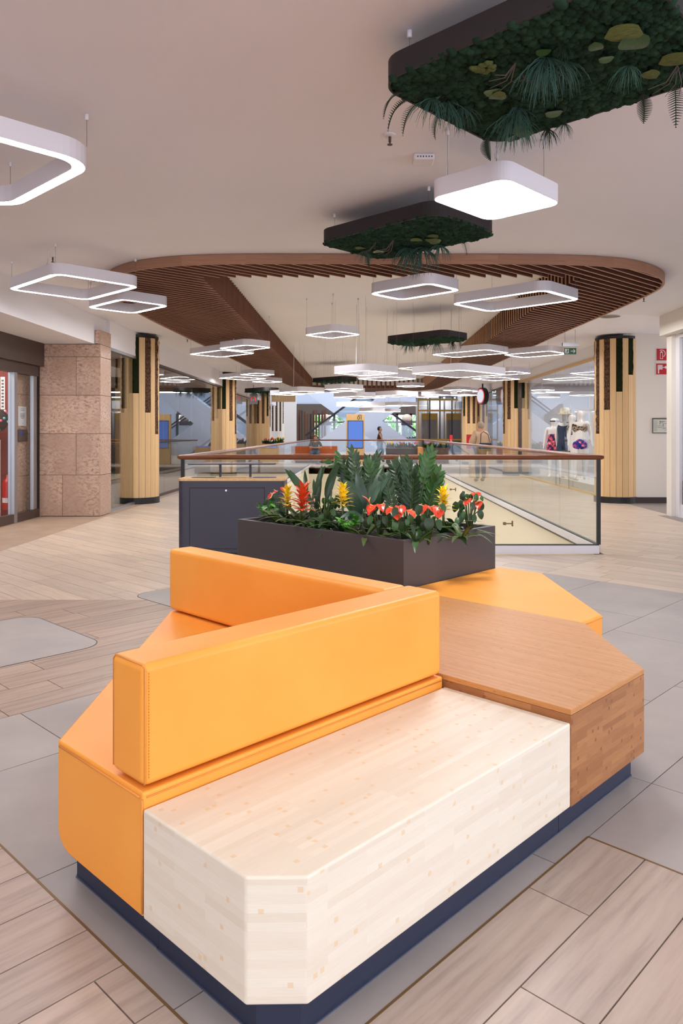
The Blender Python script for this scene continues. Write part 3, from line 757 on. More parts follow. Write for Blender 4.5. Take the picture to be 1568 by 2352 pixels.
# ------------------------------------------------------------------ glass balustrades round the void
RZT = 1.125
def rail_profile(w=.042, h=.03):
    return [(w*math.cos(2*math.pi*k/12)*(1 if True else 1), h*math.sin(2*math.pi*k/12)) for k in range(12)]
def handrail(parent, p, q):
    p, q = Vector(p), Vector(q); d = (q-p).normalized(); n = Vector((d.y, -d.x, 0)); prof = rail_profile(); L = (q-p).length
    m = MB(); vs = []; fs = []; uvs = []
    st = [(0, .55), (.02, .9), (.05, 1), (L-.05, 1), (L-.02, .9), (L, .55)]
    for t_, sc in st: vs += [p+d*t_+n*(x*sc)+Vector((0, 0, z*sc)) for x, z in prof]
    for i in range(len(st)-1):
        for k in range(12):
            fs.append((i*12+k, i*12+(k+1) % 12, (i+1)*12+(k+1) % 12, (i+1)*12+k)); u0, u1 = st[i][0], st[i+1][0]
            uvs.append([(u0, k/90), (u0, (k+1)/90), (u1, (k+1)/90), (u1, k/90)])
    fs += [tuple(range(12))[::-1], tuple(len(vs)-12+k for k in range(12))]; uvs += [[(0, 0)]*12]*2
    m.add(vs, fs, uvs); return m.build('handrail', 'handrail_wood', parent, smooth=True)
def balustrade(label, p, q, n, outward, rail_ext=(.06, .06)):
    p, q = Vector((*p, 0)), Vector((*q, 0)); t = thing('glass_balustrade', label, 'balustrade', p, 0, 'glass balustrades round the void')
    L = (q-p).length; ang = math.atan2((q-p).y, (q-p).x); t.rotation_euler[2] = ang
    handrail(t, (-rail_ext[0], 0, RZT), (L+rail_ext[1], 0, RZT))
    m = MB(); m.box(0, L, -.035, .035, .005, .10); m.build('base_channel', 'white_metal', t, bevel=.003, seg=1)
    m = MB(); m.box(0, L, -.022, .022, .10, .112); m.build('gasket', 'black', t)
    st = L/n
    for k in range(n): m = MB(); m.box(k*st+.006, (k+1)*st-.006, -.008, .008, .10, RZT-.02); m.build('glass_panel', 'glass', t)
    return t
bx0, bx1, by0, by1 = VX0+.06, VX1-.06, VY0+.035, VY1-.035
fb = balustrade('glass balustrade with brown handrail nearest, behind the planter', (bx0, by0), (bx1, by0), 3, -1)
m = MB(); m.box(bx1-bx0-.02, bx1-bx0+.02, -.02, .02, .11, RZT-.02); m.box(-.02, .02, -.02, .02, .11, RZT-.02); m.build('corner_post', 'black', fb)
balustrade('glass balustrade along the left side of the void', (bx0, by0+.05), (bx0, by1), 14, -1)
balustrade('glass balustrade along the right side of the void', (bx1, by0+.05), (bx1, by1), 14, -1)
balustrade('far glass balustrade before the screen totem', (bx0, by1), (bx1, by1), 3, -1)
# ------------------------------------------------------------------ pendant lamps
def solve_rect(xl, xr, yt, yb, z, r):
    k = .41*r; Yn = (z-H)*F/(PY-yt)-k; Yf = (z-H)*F/(PY-yb)+k; kl, kr = (xl-PX)/F, (xr-PX)/F
    A = np.array([[SA, 0, CA, 0], [0, SA, 0, CA], [CA-kl*SA, 0, 0, -SA-kl*CA], [0, CA-kr*SA, -SA-kr*CA, 0]]); bb = np.array([Yn, Yf, -k, k])
    a0, a1, b0, b1 = np.linalg.solve(A, bb); return a0, a1, b0, b1
def wires(t, cx, cy, pts, zt, caps=True, sag=None):
    for (x, y) in pts:
        w = AB(x+cx, y+cy); zc = ceil_at(w.x, w.y)
        L = zc-zt
        m = cached(('wire', round(L, 3)), lambda: MB().tube([(0, 0, 0), (0, 0, L)], .0016, 4).mesh('wire', 'steel_wire')); inst('suspension_wire', m, t, (x, y, .12))
        if caps:
            c = cached('cap', lambda: MB().lathe([(.011, -.036), (.013, -.033), (.013, 0)], 10).mesh('cap', 'white_metal', True)); inst('ceiling_cap', c, t, (x, y, .12+L))
LAMPS = []
def lamp(label, a0, a1, b0, b1, z, solid=False, r=.17, width=.075, caps=True, cable=None, hgt=.12):
    cx, cy = (a0+a1)/2, (b0+b1)/2; w, d = (a1-a0)/2, (b1-b0)/2; r = min(r, w*.8, d*.8); width = min(width, w*.42, d*.42)
    p = AB(cx, cy, z); t = thing('pendant_lamp', label, 'lamp', p, TH, 'square pendant lamps')
    o = rrect(-w, w, -d, d, r, 8)
    ri = max(r-width, .03); i_ = rrect(-w+width, w-width, -d+width, d-width, ri, 8)
    lip = .006
    if solid:
        m = MB(); m.prism(o, .012, hgt); m.ring(o, rrect(-w+lip, w-lip, -d+lip, d-lip, r-lip, 8), 0, .012); m.build('body', 'lamp_white', t)
        m = MB(); m.prism(rrect(-w+lip, w-lip, -d+lip, d-lip, r-lip, 8), .002, .011); m.build('diffuser', 'lamp_glow', t)
    else:
        m = MB(); m.ring(o, i_, .012, hgt)
        oo = rrect(-w+lip, w-lip, -d+lip, d-lip, r-lip, 8); ii = rrect(-w+width-lip, w-width+lip, -d+width-lip, d-width+lip, ri+lip, 8)
        m.ring(o, oo, 0, .012); m.ring(ii, i_, 0, .012); m.build('body', 'lamp_white', t)
        m = MB(); m.ring(oo, ii, .002, .011); m.build('diffuser', 'lamp_glow', t)
    q = width/2 if not solid else .07
    wires(t, cx, cy, [(-w+q, -d+q+.04), (w-q, -d+q+.04), (w-q, d-q-.04), (-w+q, d-q-.04)], z+hgt, caps)
    if cable is not None:
        x, y = cable[0]*(w-q), cable[1]*(d-q); wpt = AB(cx+x, cy+y); L = ceil_at(wpt.x, wpt.y)-z
        m = MB(); m.tube([(x, y, hgt-.01), (x+.01, y+.01, hgt+.05), (x+.03, y+.02, hgt+.12), (x+.035, y+.02, L*.6), (x+.02, y, L)], .005, 6); m.build('power_cable', 'cable_white', t, smooth=True)
    LAMPS.append((label, a1-a0, b1-b0)); return t
def lamp_px(label, xl, xr, yt, yb, z, **kw):
    r = kw.pop('r', .17); a0, a1, b0, b1 = solve_rect(xl, xr, yt, yb, z, r)
    lo = .35
    if a1-a0 < lo: c = (a0+a1)/2; a0, a1 = c-lo/2, c+lo/2
    if b1-b0 < lo: c = (b0+b1)/2; b0, b1 = c-lo/2, c+lo/2
    return lamp(label, a0, a1, b0, b1, z, r=r, **kw)
def two_corners(xl, yl, xr, yr, z, r):
    k = .41*r
    def pt(px, py, dx): D = (z-H)*F/(PY-py); return toab((px-PX)/F*D+dx, D)
    (a0, b1), (a1, b0) = pt(xl, yl, -k), pt(xr, yr, k); return a0, a1, b0, b1
def lamp2(label, xl, yl, xr, yr, z, **kw):
    r = kw.pop('r', .15); a0, a1, b0, b1 = two_corners(xl, yl, xr, yr, z, r); return lamp(label, a0, a1, b0, b1, z, r=r, **kw)
def lamp4(label, l, r_, n, f, z, **kw):
    """least-squares rectangle through its left, right, near and far corners"""
    r = kw.pop('r', .15); k = .41*r
    def pt(p, dx, dy): D = (z-H)*F/(PY-p[1]); return toab((p[0]-PX)/F*D+dx, D+dy)
    L_, R_, N_, F_ = pt(l, -k, 0), pt(r_, k, 0), pt(n, 0, -k), pt(f, 0, k)
    return lamp(label, (L_[0]+N_[0])/2, (R_[0]+F_[0])/2, (R_[1]+N_[1])/2, (L_[1]+F_[1])/2, z, r=r, **kw)
def lampsq(label, xl, xr, yc, z, asp=1.0, **kw):
    """far lamp: centre row yc, square-ish (asp = length along a over length along b)"""
    D = (z-H)*F/(PY-yc); X = ((xl+xr)/2-PX)/F*D; w = (xr-xl)/F*D+.12; lb = w/(CA*asp+SA); la = lb*asp; a, b = toab(X, D)
    return lamp(label, a-la/2, a+la/2, b-lb/2, b+lb/2, z, r=.15, caps=False, **kw)
lamp('biggest ring lamp, cut off by the upper left edge of the picture', .93, 2.27, 4.38, 5.74, 3.085, r=.24, width=.09, cable=(-.2, 1))
lamp4('ring lamp at the left, larger of the two before the timber ring', (31, 663), (310, 656.5), (128, 631), (200, 691), 3.08, cable=(-.9, -.4))
lamp4('small ring lamp just below the larger left one', (213, 706), (376, 702), (278, 687.5), (306, 721), 3.08)
lamp('solid square lamp panel with a full white underside', 3.91, 4.63, 2.47, 3.07, 2.96, solid=True, r=.10, cable=(-1, .85))
lamp4('small ring lamp below the middle moss panel', (853, 676), (1047, 666), (982, 650.6), (930, 689), 3.08)
lamp4('long ring lamp right of centre before the right slats', (1047, 701), (1327, 686), (1232, 665.6), (1136, 716), 3.08)
lamp4('single small ring lamp in the middle of the recess', (697, 770.5), (823, 768), (767, 761), (767, 777), 3.08)
lamp4('upper ring lamp of the left pair under the slats', (503, 800.5), (617, 797.5), (563, 793), (566, 806.5), 3.08, cable=(0, .9))
lamp4('lower longer ring lamp of the left pair under the slats', (436, 815), (588, 810), (497, 805), (517, 820), 3.08)
lampsq('upper of the three ring lamps before the middle left column', 552, 630, 860.5, 3.08)
lampsq('longest of the three ring lamps before the middle left column', 504, 610, 869.5, 3.08, 1.2)
lampsq('lowest of the three ring lamps before the middle left column', 579, 648, 877, 3.08)
lamp4('ring lamp right of the third moss panel', (997, 815.5), (1164, 809.5), (1105, 803), (1055, 822), 3.08, caps=False)
lamp4('ring lamp beside the green exit sign', (1148, 815.5), (1313, 811), (1249, 808), (1216, 821.5), 3.08, caps=False)
lampsq('wide low-hung ring lamp with a white cable, right of centre', 944, 1163.5, 859.5, 2.45, 1.25, cable=(.6, .9))
lampsq('low-hung ring lamp in the centre', 767, 914, 857.5, 2.45, 1.0, cable=(.3, .9))
lampsq('low-hung ring lamp just behind the central one', 822, 955, 870.5, 2.45)
lampsq('ring lamp half hidden behind the wide low one', 914, 1040, 847, 3.08, 1.2)
lampsq('long thin-looking ring lamp before the middle right column', 1081, 1196, 870.5, 3.08, 1.3)
lampsq('ring lamp peeping out right of the wide low one', 1112, 1218, 857.5, 3.08)
lampsq('small far ring lamp below the recess end fins', 909.5, 974.5, 887.5, 3.05)
lampsq('low-hung ring lamp with a cable left of the screen totem', 641, 745, 901.5, 2.45, cable=(.1, .9))
lampsq('low ring lamp over the hanging timber board', 620, 700, 906, 2.60)
lampsq('ring lamp under the fourth moss panel', 745, 834, 895, 2.5)
lampsq('thin ring lamp under the one below the fourth moss panel', 757, 838, 901, 2.62)
lampsq('long far ring lamp, upper left of the two above the totem', 766, 886, 913, 2.42, 1.2)
lampsq('far ring lamp, upper right of the two above the totem', 862, 960.5, 909.5, 2.42)
lampsq('long low ring lamp straight above the totem', 772, 885, 933, 2.22, 1.2)
lampsq('low ring lamp right above the walking woman', 876, 958, 932, 2.35)
lampsq('lowest far ring lamp, left one beside the totem top', 824.5, 884, 945, 2.2)
lampsq('lowest far ring lamp, right one beside the totem top', 863, 920, 946, 2.3)
lampsq('topmost ring lamp of the far right cluster', 1017, 1081, 896.5, 3.05)
lampsq('leftmost upper ring lamp of the far right cluster', 997.5, 1050, 902.5, 3.05)
lampsq('rightmost ring lamp of the far right cluster', 1047.5, 1109, 899, 3.2)
lampsq('lowest wide ring lamp of the far right cluster', 1028, 1101, 908, 3.0)
lampsq('ring lamp left of the far right cluster', 967, 1035, 908, 2.75)
lampsq('thin ring lamp left of and below the far right cluster', 955, 1007, 912.5, 2.9)

# ------------------------------------------------------------------ hanging moss panels
def leaf_mesh(name, L, Wd, mat, bend=.4, fold=.2, n=8, shape='lance', thick=0):
    """leaf along +Y from the origin, face up +Z, drooping with bend"""
    m = MB(); vs = []; fs = []; uvs = []
    prof = {'lance': lambda t: math.sin(math.pi*min(1, t**.8*.97+.03))**.8, 'oval': lambda t: math.sin(math.pi*(t*.96+.02))**.65, 'heart': lambda t: (math.sin(math.pi*min(1., .18+t*.82))**.7),
            'strap': lambda t: min(1, (1-t)*3)**.8*(.75+.25*t), 'bract': lambda t: math.sin(math.pi*(.2+t*.8))**.9, 'round': lambda t: math.sqrt(max(0, 1-(2*t-1)**2))**.8}[shape]
    for i in range(n+1):
        t = i/n; w = Wd/2*max(prof(t), .02); ang = bend*t*t*1.2
        y = L*(t-bend*bend*t**3*.18); z = -L*bend*t*t*.5
        for s in (-1, -.5, 0, .5, 1): vs.append((w*s, y, z+abs(s)*w*fold))
    for i in range(n):
        for k in range(4):
            q = i*5+k; fs.append((q, q+1, q+6, q+5)); uvs.append([(k/4, i/n), ((k+1)/4, i/n), ((k+1)/4, (i+1)/n), (k/4, (i+1)/n)])
    m.add(vs, fs, uvs); me = m.mesh(name, mat, smooth=True); return me
LM = {}
LM['aspi'] = leaf_mesh('leaf', .50, .085, 'leaf_deep', .55, .28); LM['aspi2'] = leaf_mesh('leaf', .46, .10, 'leaf_blue', .9, .22)
LM['zz'] = leaf_mesh('leaf', .085, .029, 'leaf_deep', .3, .2, 5, 'lance'); LM['zzb'] = leaf_mesh('leaf', .09, .033, 'leaf_mid', .3, .2, 5, 'lance')
LM['heart'] = leaf_mesh('leaf', .15, .095, 'leaf_deep', .5, .15, 7, 'heart'); LM['heart2'] = leaf_mesh('leaf', .13, .085, 'leaf_mid', .4, .15, 7, 'heart')
LM['strap'] = leaf_mesh('leaf', .27, .044, 'leaf_mid', 1.0, .25, 8, 'strap'); LM['strap2'] = leaf_mesh('leaf', .25, .042, 'leaf_olive', .9, .25, 8, 'strap')
LM['by'] = leaf_mesh('bract', .085, .034, 'bract_yellow', .7, .2, 5, 'bract'); LM['br'] = leaf_mesh('bract', .10, .036, 'bract_red', .7, .2, 5, 'bract')
LM['spathe'] = leaf_mesh('spathe', .07, .066, 'spathe_red', .5, .25, 6, 'heart'); LM['small'] = leaf_mesh('leaf', .055, .04, 'leaf_bright', .3, .2, 5, 'oval')
LM['broad'] = leaf_mesh('leaf', .12, .11, 'leaf_mid', .5, .1, 7, 'round'); LM['fungus'] = leaf_mesh('cap', .13, .12, 'fungus_olive', .3, -.3, 7, 'round')
def tuft_mesh(name, n, L, mat, seed, spread=1.0, w=.0035):
    R = random.Random(seed); m = MB()
    for k in range(n):
        th = R.uniform(0, 2*math.pi); o = R.uniform(.3, 1)*spread; l = L*R.uniform(.6, 1); pts = []
        for j in range(5):
            u = j/4; rr = l*o*.8*math.sin(u*1.3); pts.append((rr*math.cos(th)+R.uniform(-.004, .004), rr*math.sin(th)+R.uniform(-.004, .004), -l*(u*.35+.65*u*u)*(1.25-o*.6)))
        m.tube(pts, [w, w*.9, w*.8, w*.6, w*.25], 3, False)
    return m.mesh(name, mat)
def frond_mesh(name, L, mat, seed, w=.022):
    R = random.Random(seed); m = MB(); n = 18; pts = []
    for j in range(n+1):
        u = j/n; pts.append(Vector((L*.75*math.sin(u*1.1), 0, -L*u*u*.75)))
    m.tube(pts, [.0025]*n+[.001], 4)
    for j in range(1, n+1):
        p = pts[j]; l = w*2*math.sin(math.pi*(.12+.86*j/n))**.8
        for s in (-1, 1):
            a = p; b = p+Vector((l*.35, s*l, -.002)); wd = Vector((.005, 0, 0)); m.add([a-wd, a+wd, b+wd*.3, b-wd*.3], [(0, 1, 2, 3)])
    return m.mesh(name, mat)
TUFT = [tuft_mesh('grass', 46, .26, 'grass_teal', 1), tuft_mesh('grass', 38, .20, 'fern_dark', 2, .8), tuft_mesh('grass', 34, .24, 'grass_teal', 5, 1.1, .003)]
FROND = [frond_mesh('frond', .22, 'fern_dark', 1), frond_mesh('frond', .16, 'fern_dark', 2)]
def lump(m, c, r, R, down=True):
    n = 7; vs = []; fs = []
    rings = [(1.0, 0.0), (.86, .55), (.48, .9), (0, 1.0)]
    for (rr, h) in rings[:-1]:
        for k in range(n):
            a = 2*math.pi*k/n+R.uniform(-.25, .25); q = r*rr*R.uniform(.85, 1.12); vs.append((c[0]+q*math.cos(a), c[1]+q*math.sin(a), c[2]-r*.8*h*R.uniform(.9, 1.1)))
    vs.append((c[0], c[1], c[2]-r*.8))
    for i in range(2):
        for k in range(n): fs.append((i*n+k, (i+1)*n+k, (i+1)*n+(k+1) % n, i*n+(k+1) % n))
    for k in range(n): fs.append((2*n+k, 3*n, 2*n+(k+1) % n))
    m.add(vs, fs)
def moss_panel(label, a0, a1, b0, b1, z, lumpr, plants, seed, r=.16, caps=True, hgt=.12):
    cx, cy = (a0+a1)/2, (b0+b1)/2; w, d = (a1-a0)/2, (b1-b0)/2; p = AB(cx, cy, z); R = random.Random(seed)
    t = thing('moss_panel', label, 'moss panel', p, TH, 'hanging moss panels')
    o = rrect(-w, w, -d, d, r, 8); i_ = rrect(-w+.012, w-.012, -d+.012, d-.012, r-.012, 8)
    m = MB(); m.ring(o, i_, 0, hgt); m.prism(i_, .03, hgt-.004); m.build('frame', 'frame_dark', t)
    m = MB(); st = lumpr*1.25; y = -d+.02
    def inside(x, y):
        qx, qy = max(abs(x)-(w-r), 0), max(abs(y)-(d-r), 0); return math.hypot(qx, qy) < r-.012
    m.prism(rrect(-w+.014, w-.014, -d+.014, d-.014, r-.014, 8), .012, .03)
    j = 0
    while y < d:
        x = -w+.02+(j % 2)*st/2
        while x < w:
            X, Y = x+R.uniform(-.3, .3)*st, y+R.uniform(-.3, .3)*st
            if inside(X, Y): lump(m, (X, Y, .014), lumpr*R.uniform(.75, 1.25), R)
            x += st
        y += st*.88; j += 1
    mo = m.build('moss', 'moss_green', t, smooth=True); mo['kind'] = 'stuff'
    q = .09; wires(t, cx, cy, [(-w+q, -d+q+.06), (w-q, -d+q+.06), (w-q, d-q-.06), (-w+q, d-q-.06)], z+hgt, caps)
    for kind, x, y, s, rz, tilt in plants:
        x, y = x*w, y*d
        if kind == 'grass': inst('grass_tuft', TUFT[int(abs(x*97)) % 3], t, (x, y, -.01), (tilt, 0, rz), (s, s, s))
        elif kind == 'fern': inst('fern_frond', FROND[int(abs(y*97)) % 2], t, (x, y, -.005), (0, tilt, rz), (s, s, s))
        elif kind == 'leaf': inst('broad_leaf', LM['broad'], t, (x, y, -.02), (math.pi+tilt, 0, rz), (s, s, s))
        elif kind == 'fungus': inst('bracket_fungus', LM['fungus'], t, (x, y, -.03), (math.pi+tilt, 0, rz), (s, s, s*.9))
        elif kind == 'clump':
            mm = cached(('clump', seed), lambda: (lambda k: [lump(k, (R.uniform(-.05, .05), R.uniform(-.05, .05), .0), .018, R) for _ in range(26)] and k)(MB()).mesh('clump', 'fungus_olive', True)); inst('light_moss_clump', mm, t, (x, y, -.015), (0, 0, rz), (s, s, s))
        elif kind == 'twig':
            mm = cached('twig', lambda: (lambda k: [k.tube([(0, 0, 0), (.04*math.cos(q2), .04*math.sin(q2), -.05), (.1*math.cos(q2+.3), .1*math.sin(q2+.3), -.07)], [.003, .002, .001], 4) for q2 in (0, .5, 1.1, 1.6)] and k)(MB()).mesh('twig', 'twig')); inst('dry_twig', mm, t, (x, y, -.01), (0, 0, rz), (s, s, s))
    return t
# local axes of a panel: x along a (right and away), y along b (left and away)
P1 = [('fungus', -.42, -.56, 1.25, .4, .2), ('leaf', -.30, -.74, 1.2, 2.2, .3), ('clump', -.63, .23, .9, 0, 0), ('grass', -.40, -.14, .9, 0, .1), ('grass', -.3, -.05, .7, 2, 0), ('grass', -.22, -.2, .8, 1, 0), ('grass', -.48, -.3, .5, 1.3, .2),
      ('leaf', -.5, -.22, .6, 4, .3), ('leaf', -.25, -.45, .6, 5, .2), ('twig', -.5, .05, 1.3, 1, 0), ('twig', -.3, .1, 1.2, 3, 0), ('leaf', -.25, .45, .8, .5, .2), ('leaf', -.15, .35, .8, 2.5, .2), ('fungus', -.2, .4, .55, 1, .2),
      ('grass', -.45, .80, .75, .4, .1), ('grass', -.28, .76, .75, 2.4, .1), ('grass', -.1, .72, .65, 4.4, .1), ('grass', -.02, .8, .6, 1.4, .1), ('leaf', -.5, .8, .5, 1, 0), ('fern', -.72, .92, .8, 2.6, .1), ('fern', -.58, .94, .9, 2.2, .1), ('fern', -.45, .95, .8, 1.8, .2), ('fern', -.1, .95, .6, 1.6, .5),
      ('grass', .40, .5, .85, 1.1, .1), ('grass', .52, .55, .75, 3.1, .1), ('grass', .3, .42, .6, 2.1, .1), ('leaf', .84, .80, 1.1, .8, -.2), ('leaf', .90, .70, 1.0, -.4, -.2), ('fungus', .72, .7, .9, 0, .2), ('fern', .72, .93, .9, 1.2, .9), ('grass', .94, .45, .6, 2.1, 0), ('grass', .95, .3, .45, .1, 0), ('leaf', .55, .3, .8, .6, .2),
      ('fungus', .3, -.68, 1.1, .3, .2), ('fungus', .36, -.56, .7, 1.3, .2), ('grass', .22, -.5, .6, 0, 0), ('fern', .85, -.39, .9, .2, .6), ('fern', .88, -.62, .9, .3, .4), ('grass', .55, -.8, .5, 2, 0), ('leaf', .45, -.85, .8, 1, .2), ('twig', .5, -.75, 1.3, 0, 0), ('leaf', -.1, -.4, .6, .6, .2)]
moss_panel('largest dark framed moss panel with hanging ferns and grasses, upper right', 2.78, 3.87, 1.16, 2.52, 3.155, .028, P1, 1)
P2 = [('fungus', -.05, -.1, .9, .4, .2), ('fungus', .1, -.35, 1.0, 2, .2), ('fungus', -.1, -.4, .8, 1, .2), ('leaf', .35, -.2, .9, .6, .2), ('leaf', .3, -.4, .8, 3, .2), ('twig', -.2, .1, 1.6, 1, 0), ('twig', -.3, .35, 1.4, 2, 0), ('leaf', .1, .55, 1.0, 2.1, .2), ('fungus', -.3, .7, .8, 0, .2),
      ('grass', .25, .35, .8, 0, .2), ('grass', .5, .2, 1.2, 2, .1), ('grass', .62, .05, 1.2, 1, 0), ('grass', .7, -.2, .8, 1, 0), ('leaf', .45, .6, 1.1, 1.5, -.8), ('leaf', .6, .55, .9, .5, -1), ('fern', .35, .85, .9, 1.6, .8), ('fern', .85, -.5, .9, .2, 0), ('grass', .05, .75, .7, .3, 0), ('leaf', -.05, .85, .9, 2.2, -.6), ('grass', .75, .35, .9, 3.3, 0), ('leaf', .72, .1, .9, 0, -.5)]
a0, a1, b0, b1 = two_corners(741, 560, 1131, 540, 3.145, .15)
moss_panel('middle dark moss panel hanging beside the solid square lamp', a0, a1, b0, b1, 3.145, .028, P2, 2, .17)
PF = [('grass', -.6, .3, 1.0, 0, 0), ('grass', -.1, .6, .9, 1, .1), ('leaf', .0, .2, 1.0, .4, -.6), ('grass', .45, -.1, 1.2, 2, 0), ('leaf', .2, -.3, .9, 1, -.5), ('grass', .75, -.5, 1.0, 1, 0), ('fern', .9, -.7, .9, .2, .5), ('fern', -.7, .75, .9, 2.2, .5), ('grass', .2, .2, 1, 0, 0), ('leaf', .5, .3, .9, 2, -.7)]
for lab, xl, xr, yt, yb, z in (('third moss panel, hanging in the recess right of centre', 890, 1072, 787, 781, 3.12), ('fourth moss panel, far off above the central lamps', 718, 819, 877, 874.5, 3.1), ('dark moss panel far off at the left before a column', 562, 640, 900.5, 899, 2.82)):
    a0, a1, b0, b1 = two_corners(xl, yt, xr, yb, z, .16); moss_panel(lab, a0, a1, b0, b1, z, .04, PF, 3, .16, False)

# ------------------------------------------------------------------ bench island
def bench_part(root, name, poly, z0, z1, mat, bevel, seg=3, base=None):
    m = MB(); m.prism([(p[0]-base[0], p[1]-base[1]) for p in poly], z0, z1); return m.build(name, mat, root, bevel=bevel, seg=seg)
def inset(poly, d):
    if poly_area(poly) < 0: poly = poly[::-1]
    out = []; n = len(poly)
    for i in range(n):
        p0, p1, p2 = Vector(poly[i-1]), Vector(poly[i]), Vector(poly[(i+1) % n]); d1 = (p1-p0).normalized(); d2 = (p2-p1).normalized()
        n1, n2 = Vector((-d1.y, d1.x)), Vector((-d2.y, d2.x)); k = 1+n1.dot(n2); q = p1+(n1+n2)*(d/k); out.append((q.x, q.y))
    return out
def unit(name, label, cat, poly, base, shrink):
    t = thing(name, label, cat, AB(*base), TH)
    m = MB(); pl = [(p[0]-base[0], p[1]-base[1]) for p in shrink]; m.prism(pl, 0, .104); m.build('plinth', 'plinth_navy', t)
    m = MB(); m.ring(inset(pl, -.004) if poly_area(pl) > 0 else inset(pl[::-1], -.004), pl if poly_area(pl) > 0 else pl[::-1], 0, .004); m.build('plinth_sealant', 'plinth_edge', t)
    return t
def seam(root, name, pts, base, r=.0035, mat='leather_seam'):
    m = MB(); m.tube([(p[0]-base[0], p[1]-base[1], p[2]) for p in pts], r, 6); return m.build(name, mat, root, smooth=True)
I = .047
# pale bamboo block
pale = [(1.145, 1.242), (2.379, 1.242), (2.379, 1.784), (1.046, 1.784), (1.046, 1.343)]
bp = (1.7, 1.5)
t = unit('bamboo_bench_block', 'pale bamboo bench block with a cut corner in the foreground', 'bench', pale, bp, [(1.145+.02, 1.242+I), (2.379, 1.242+I), (2.379, 1.784), (1.046+I, 1.784), (1.046+I, 1.343+.02)])
bench_part(t, 'block', pale, .105, .397, 'bamboo_pale', .007, 3, bp)
# caramel bamboo block
car = [(2.382, 1.242), (2.999, 1.242), (3.524, 1.765), (3.524, 3.35), (2.382, 3.35)]
bc = (2.9, 2.2)
t = unit('bamboo_table_block', 'caramel bamboo table block at the right of the pale bench', 'bench', car, bc, [(2.382, 1.242+I), (2.999-.02, 1.242+I), (3.524-I*.4, 1.765+I*.6), (3.524-I*.4, 3.35), (2.382, 3.35)])
m = MB(); m.prism([(p[0]-bc[0], p[1]-bc[1]) for p in car], .105, .421); m.build('block', 'bamboo_caramel_side', t)
m = MB(); m.prism([(p[0]-bc[0], p[1]-bc[1]) for p in car], .421, .442)
for fi, f in enumerate(m.f):
    if len(f) == 5: m.uv[fi] = [(m.v[k][1], m.v[k][0]) for k in f]
m.build('top', 'bamboo_caramel_top', t, bevel=.003, seg=2)
# orange corner sofa
sofa = [(1.048, 1.788), (2.372, 1.788), (2.372, 3.60), (2.232, 3.52), (1.048, 2.292)]
bs = (1.6, 2.3)
t = unit('corner_sofa', 'orange leather corner sofa with two backrests meeting at a right angle', 'sofa', sofa, bs, [(1.048+I, 1.788), (2.372, 1.788), (2.372, 3.56-I), (2.232, 3.50-I), (1.048+I, 2.272-.01)])
# seat: lower edge of the oblique side is rounded
me = MB().prism([(p[0]-bs[0], p[1]-bs[1]) for p in sofa], .105, .438)
sm = me.mesh('seat', 'orange_leather'); bm = bmesh.new(); bm.from_mesh(sm)
es = []
for e in bm.edges:
    a, b = e.verts[0].co, e.verts[1].co
    if a.z < .11 and b.z < .11 and abs(abs(a.x-b.x)-abs(a.y-b.y)) < .06 and (a-b).length > 1: es.append(e)
bmesh.ops.bevel(bm, geom=es, offset=.055, segments=5, profile=.5, affect='EDGES'); bm.to_mesh(sm); bm.free()
for p in sm.polygons: p.use_smooth = True
so = inst('seat', sm, t); md = so.modifiers.new('bevel', 'BEVEL'); md.width = .014; md.segments = 4; md.limit_method = 'ANGLE'; md.angle_limit = math.radians(40); so.modifiers.new('wn', 'WEIGHTED_NORMAL')
def cushion(root, name, x0, x1, y0, y1, z0, z1, base, bev=.022, puff=.006):
    me = bpy.data.meshes.new(name); bm = bmesh.new(); bmesh.ops.create_cube(bm, size=1)
    for v in bm.verts: v.co = Vector(((x0+x1)/2-base[0]+v.co.x*(x1-x0), (y0+y1)/2-base[1]+v.co.y*(y1-y0), (z0+z1)/2+v.co.z*(z1-z0)))
    bmesh.ops.bevel(bm, geom=list(bm.edges), offset=bev, segments=4, profile=.5, affect='EDGES'); bm.to_mesh(me); bm.free()
    me.materials.append(MATS['orange_leather'])
    for p in me.polygons: p.use_smooth = True
    o = inst(name, me, root); o.modifiers.new('wn', 'WEIGHTED_NORMAL'); return o
c1 = cushion(t, 'backrest', 1.053, 2.372, 1.792, 1.968, .446, .778, bs)
c2 = cushion(t, 'backrest', 2.224, 2.372, 1.966, 3.53, .446, .776, bs, .024)
z = .440
seam(t, 'seat_piping', [(1.046, 2.28, .424), (1.046, 1.80, .424)], bs); seam(t, 'seat_piping', [(1.06, 1.786, .424), (2.36, 1.786, .424)], bs, .0022)
seam(t, 'seat_piping', [(1.047, 1.789, .42), (1.047, 1.789, .115)], bs, .003)
for zz in (.458,): pass
r_ = .012
def loop_seam(root, x, y0, y1, z0, z1, base):
    pts = [(x, y0+r_, z0+.004), (x, y0+.004, z0+r_), (x, y0+.004, z1-r_-.004), (x, y0+r_+.004, z1-.004), (x, y1-r_-.004, z1-.004), (x, y1-.004, z1-r_-.004), (x, y1-.004, z0+r_)]
    seam(root, 'backrest_piping', pts, base, .003)
loop_seam(t, 1.060, 1.792, 1.968, .446, .778, bs)
# stitching beside the piping
m = MB()
for k in range(36): zq = .47+k*.008; m.box(1.068-bs[0], 1.0695-bs[0], 1.7908-bs[1], 1.7925-bs[1], zq, zq+.0045)
m.build('stitching', 'orange_far', t)
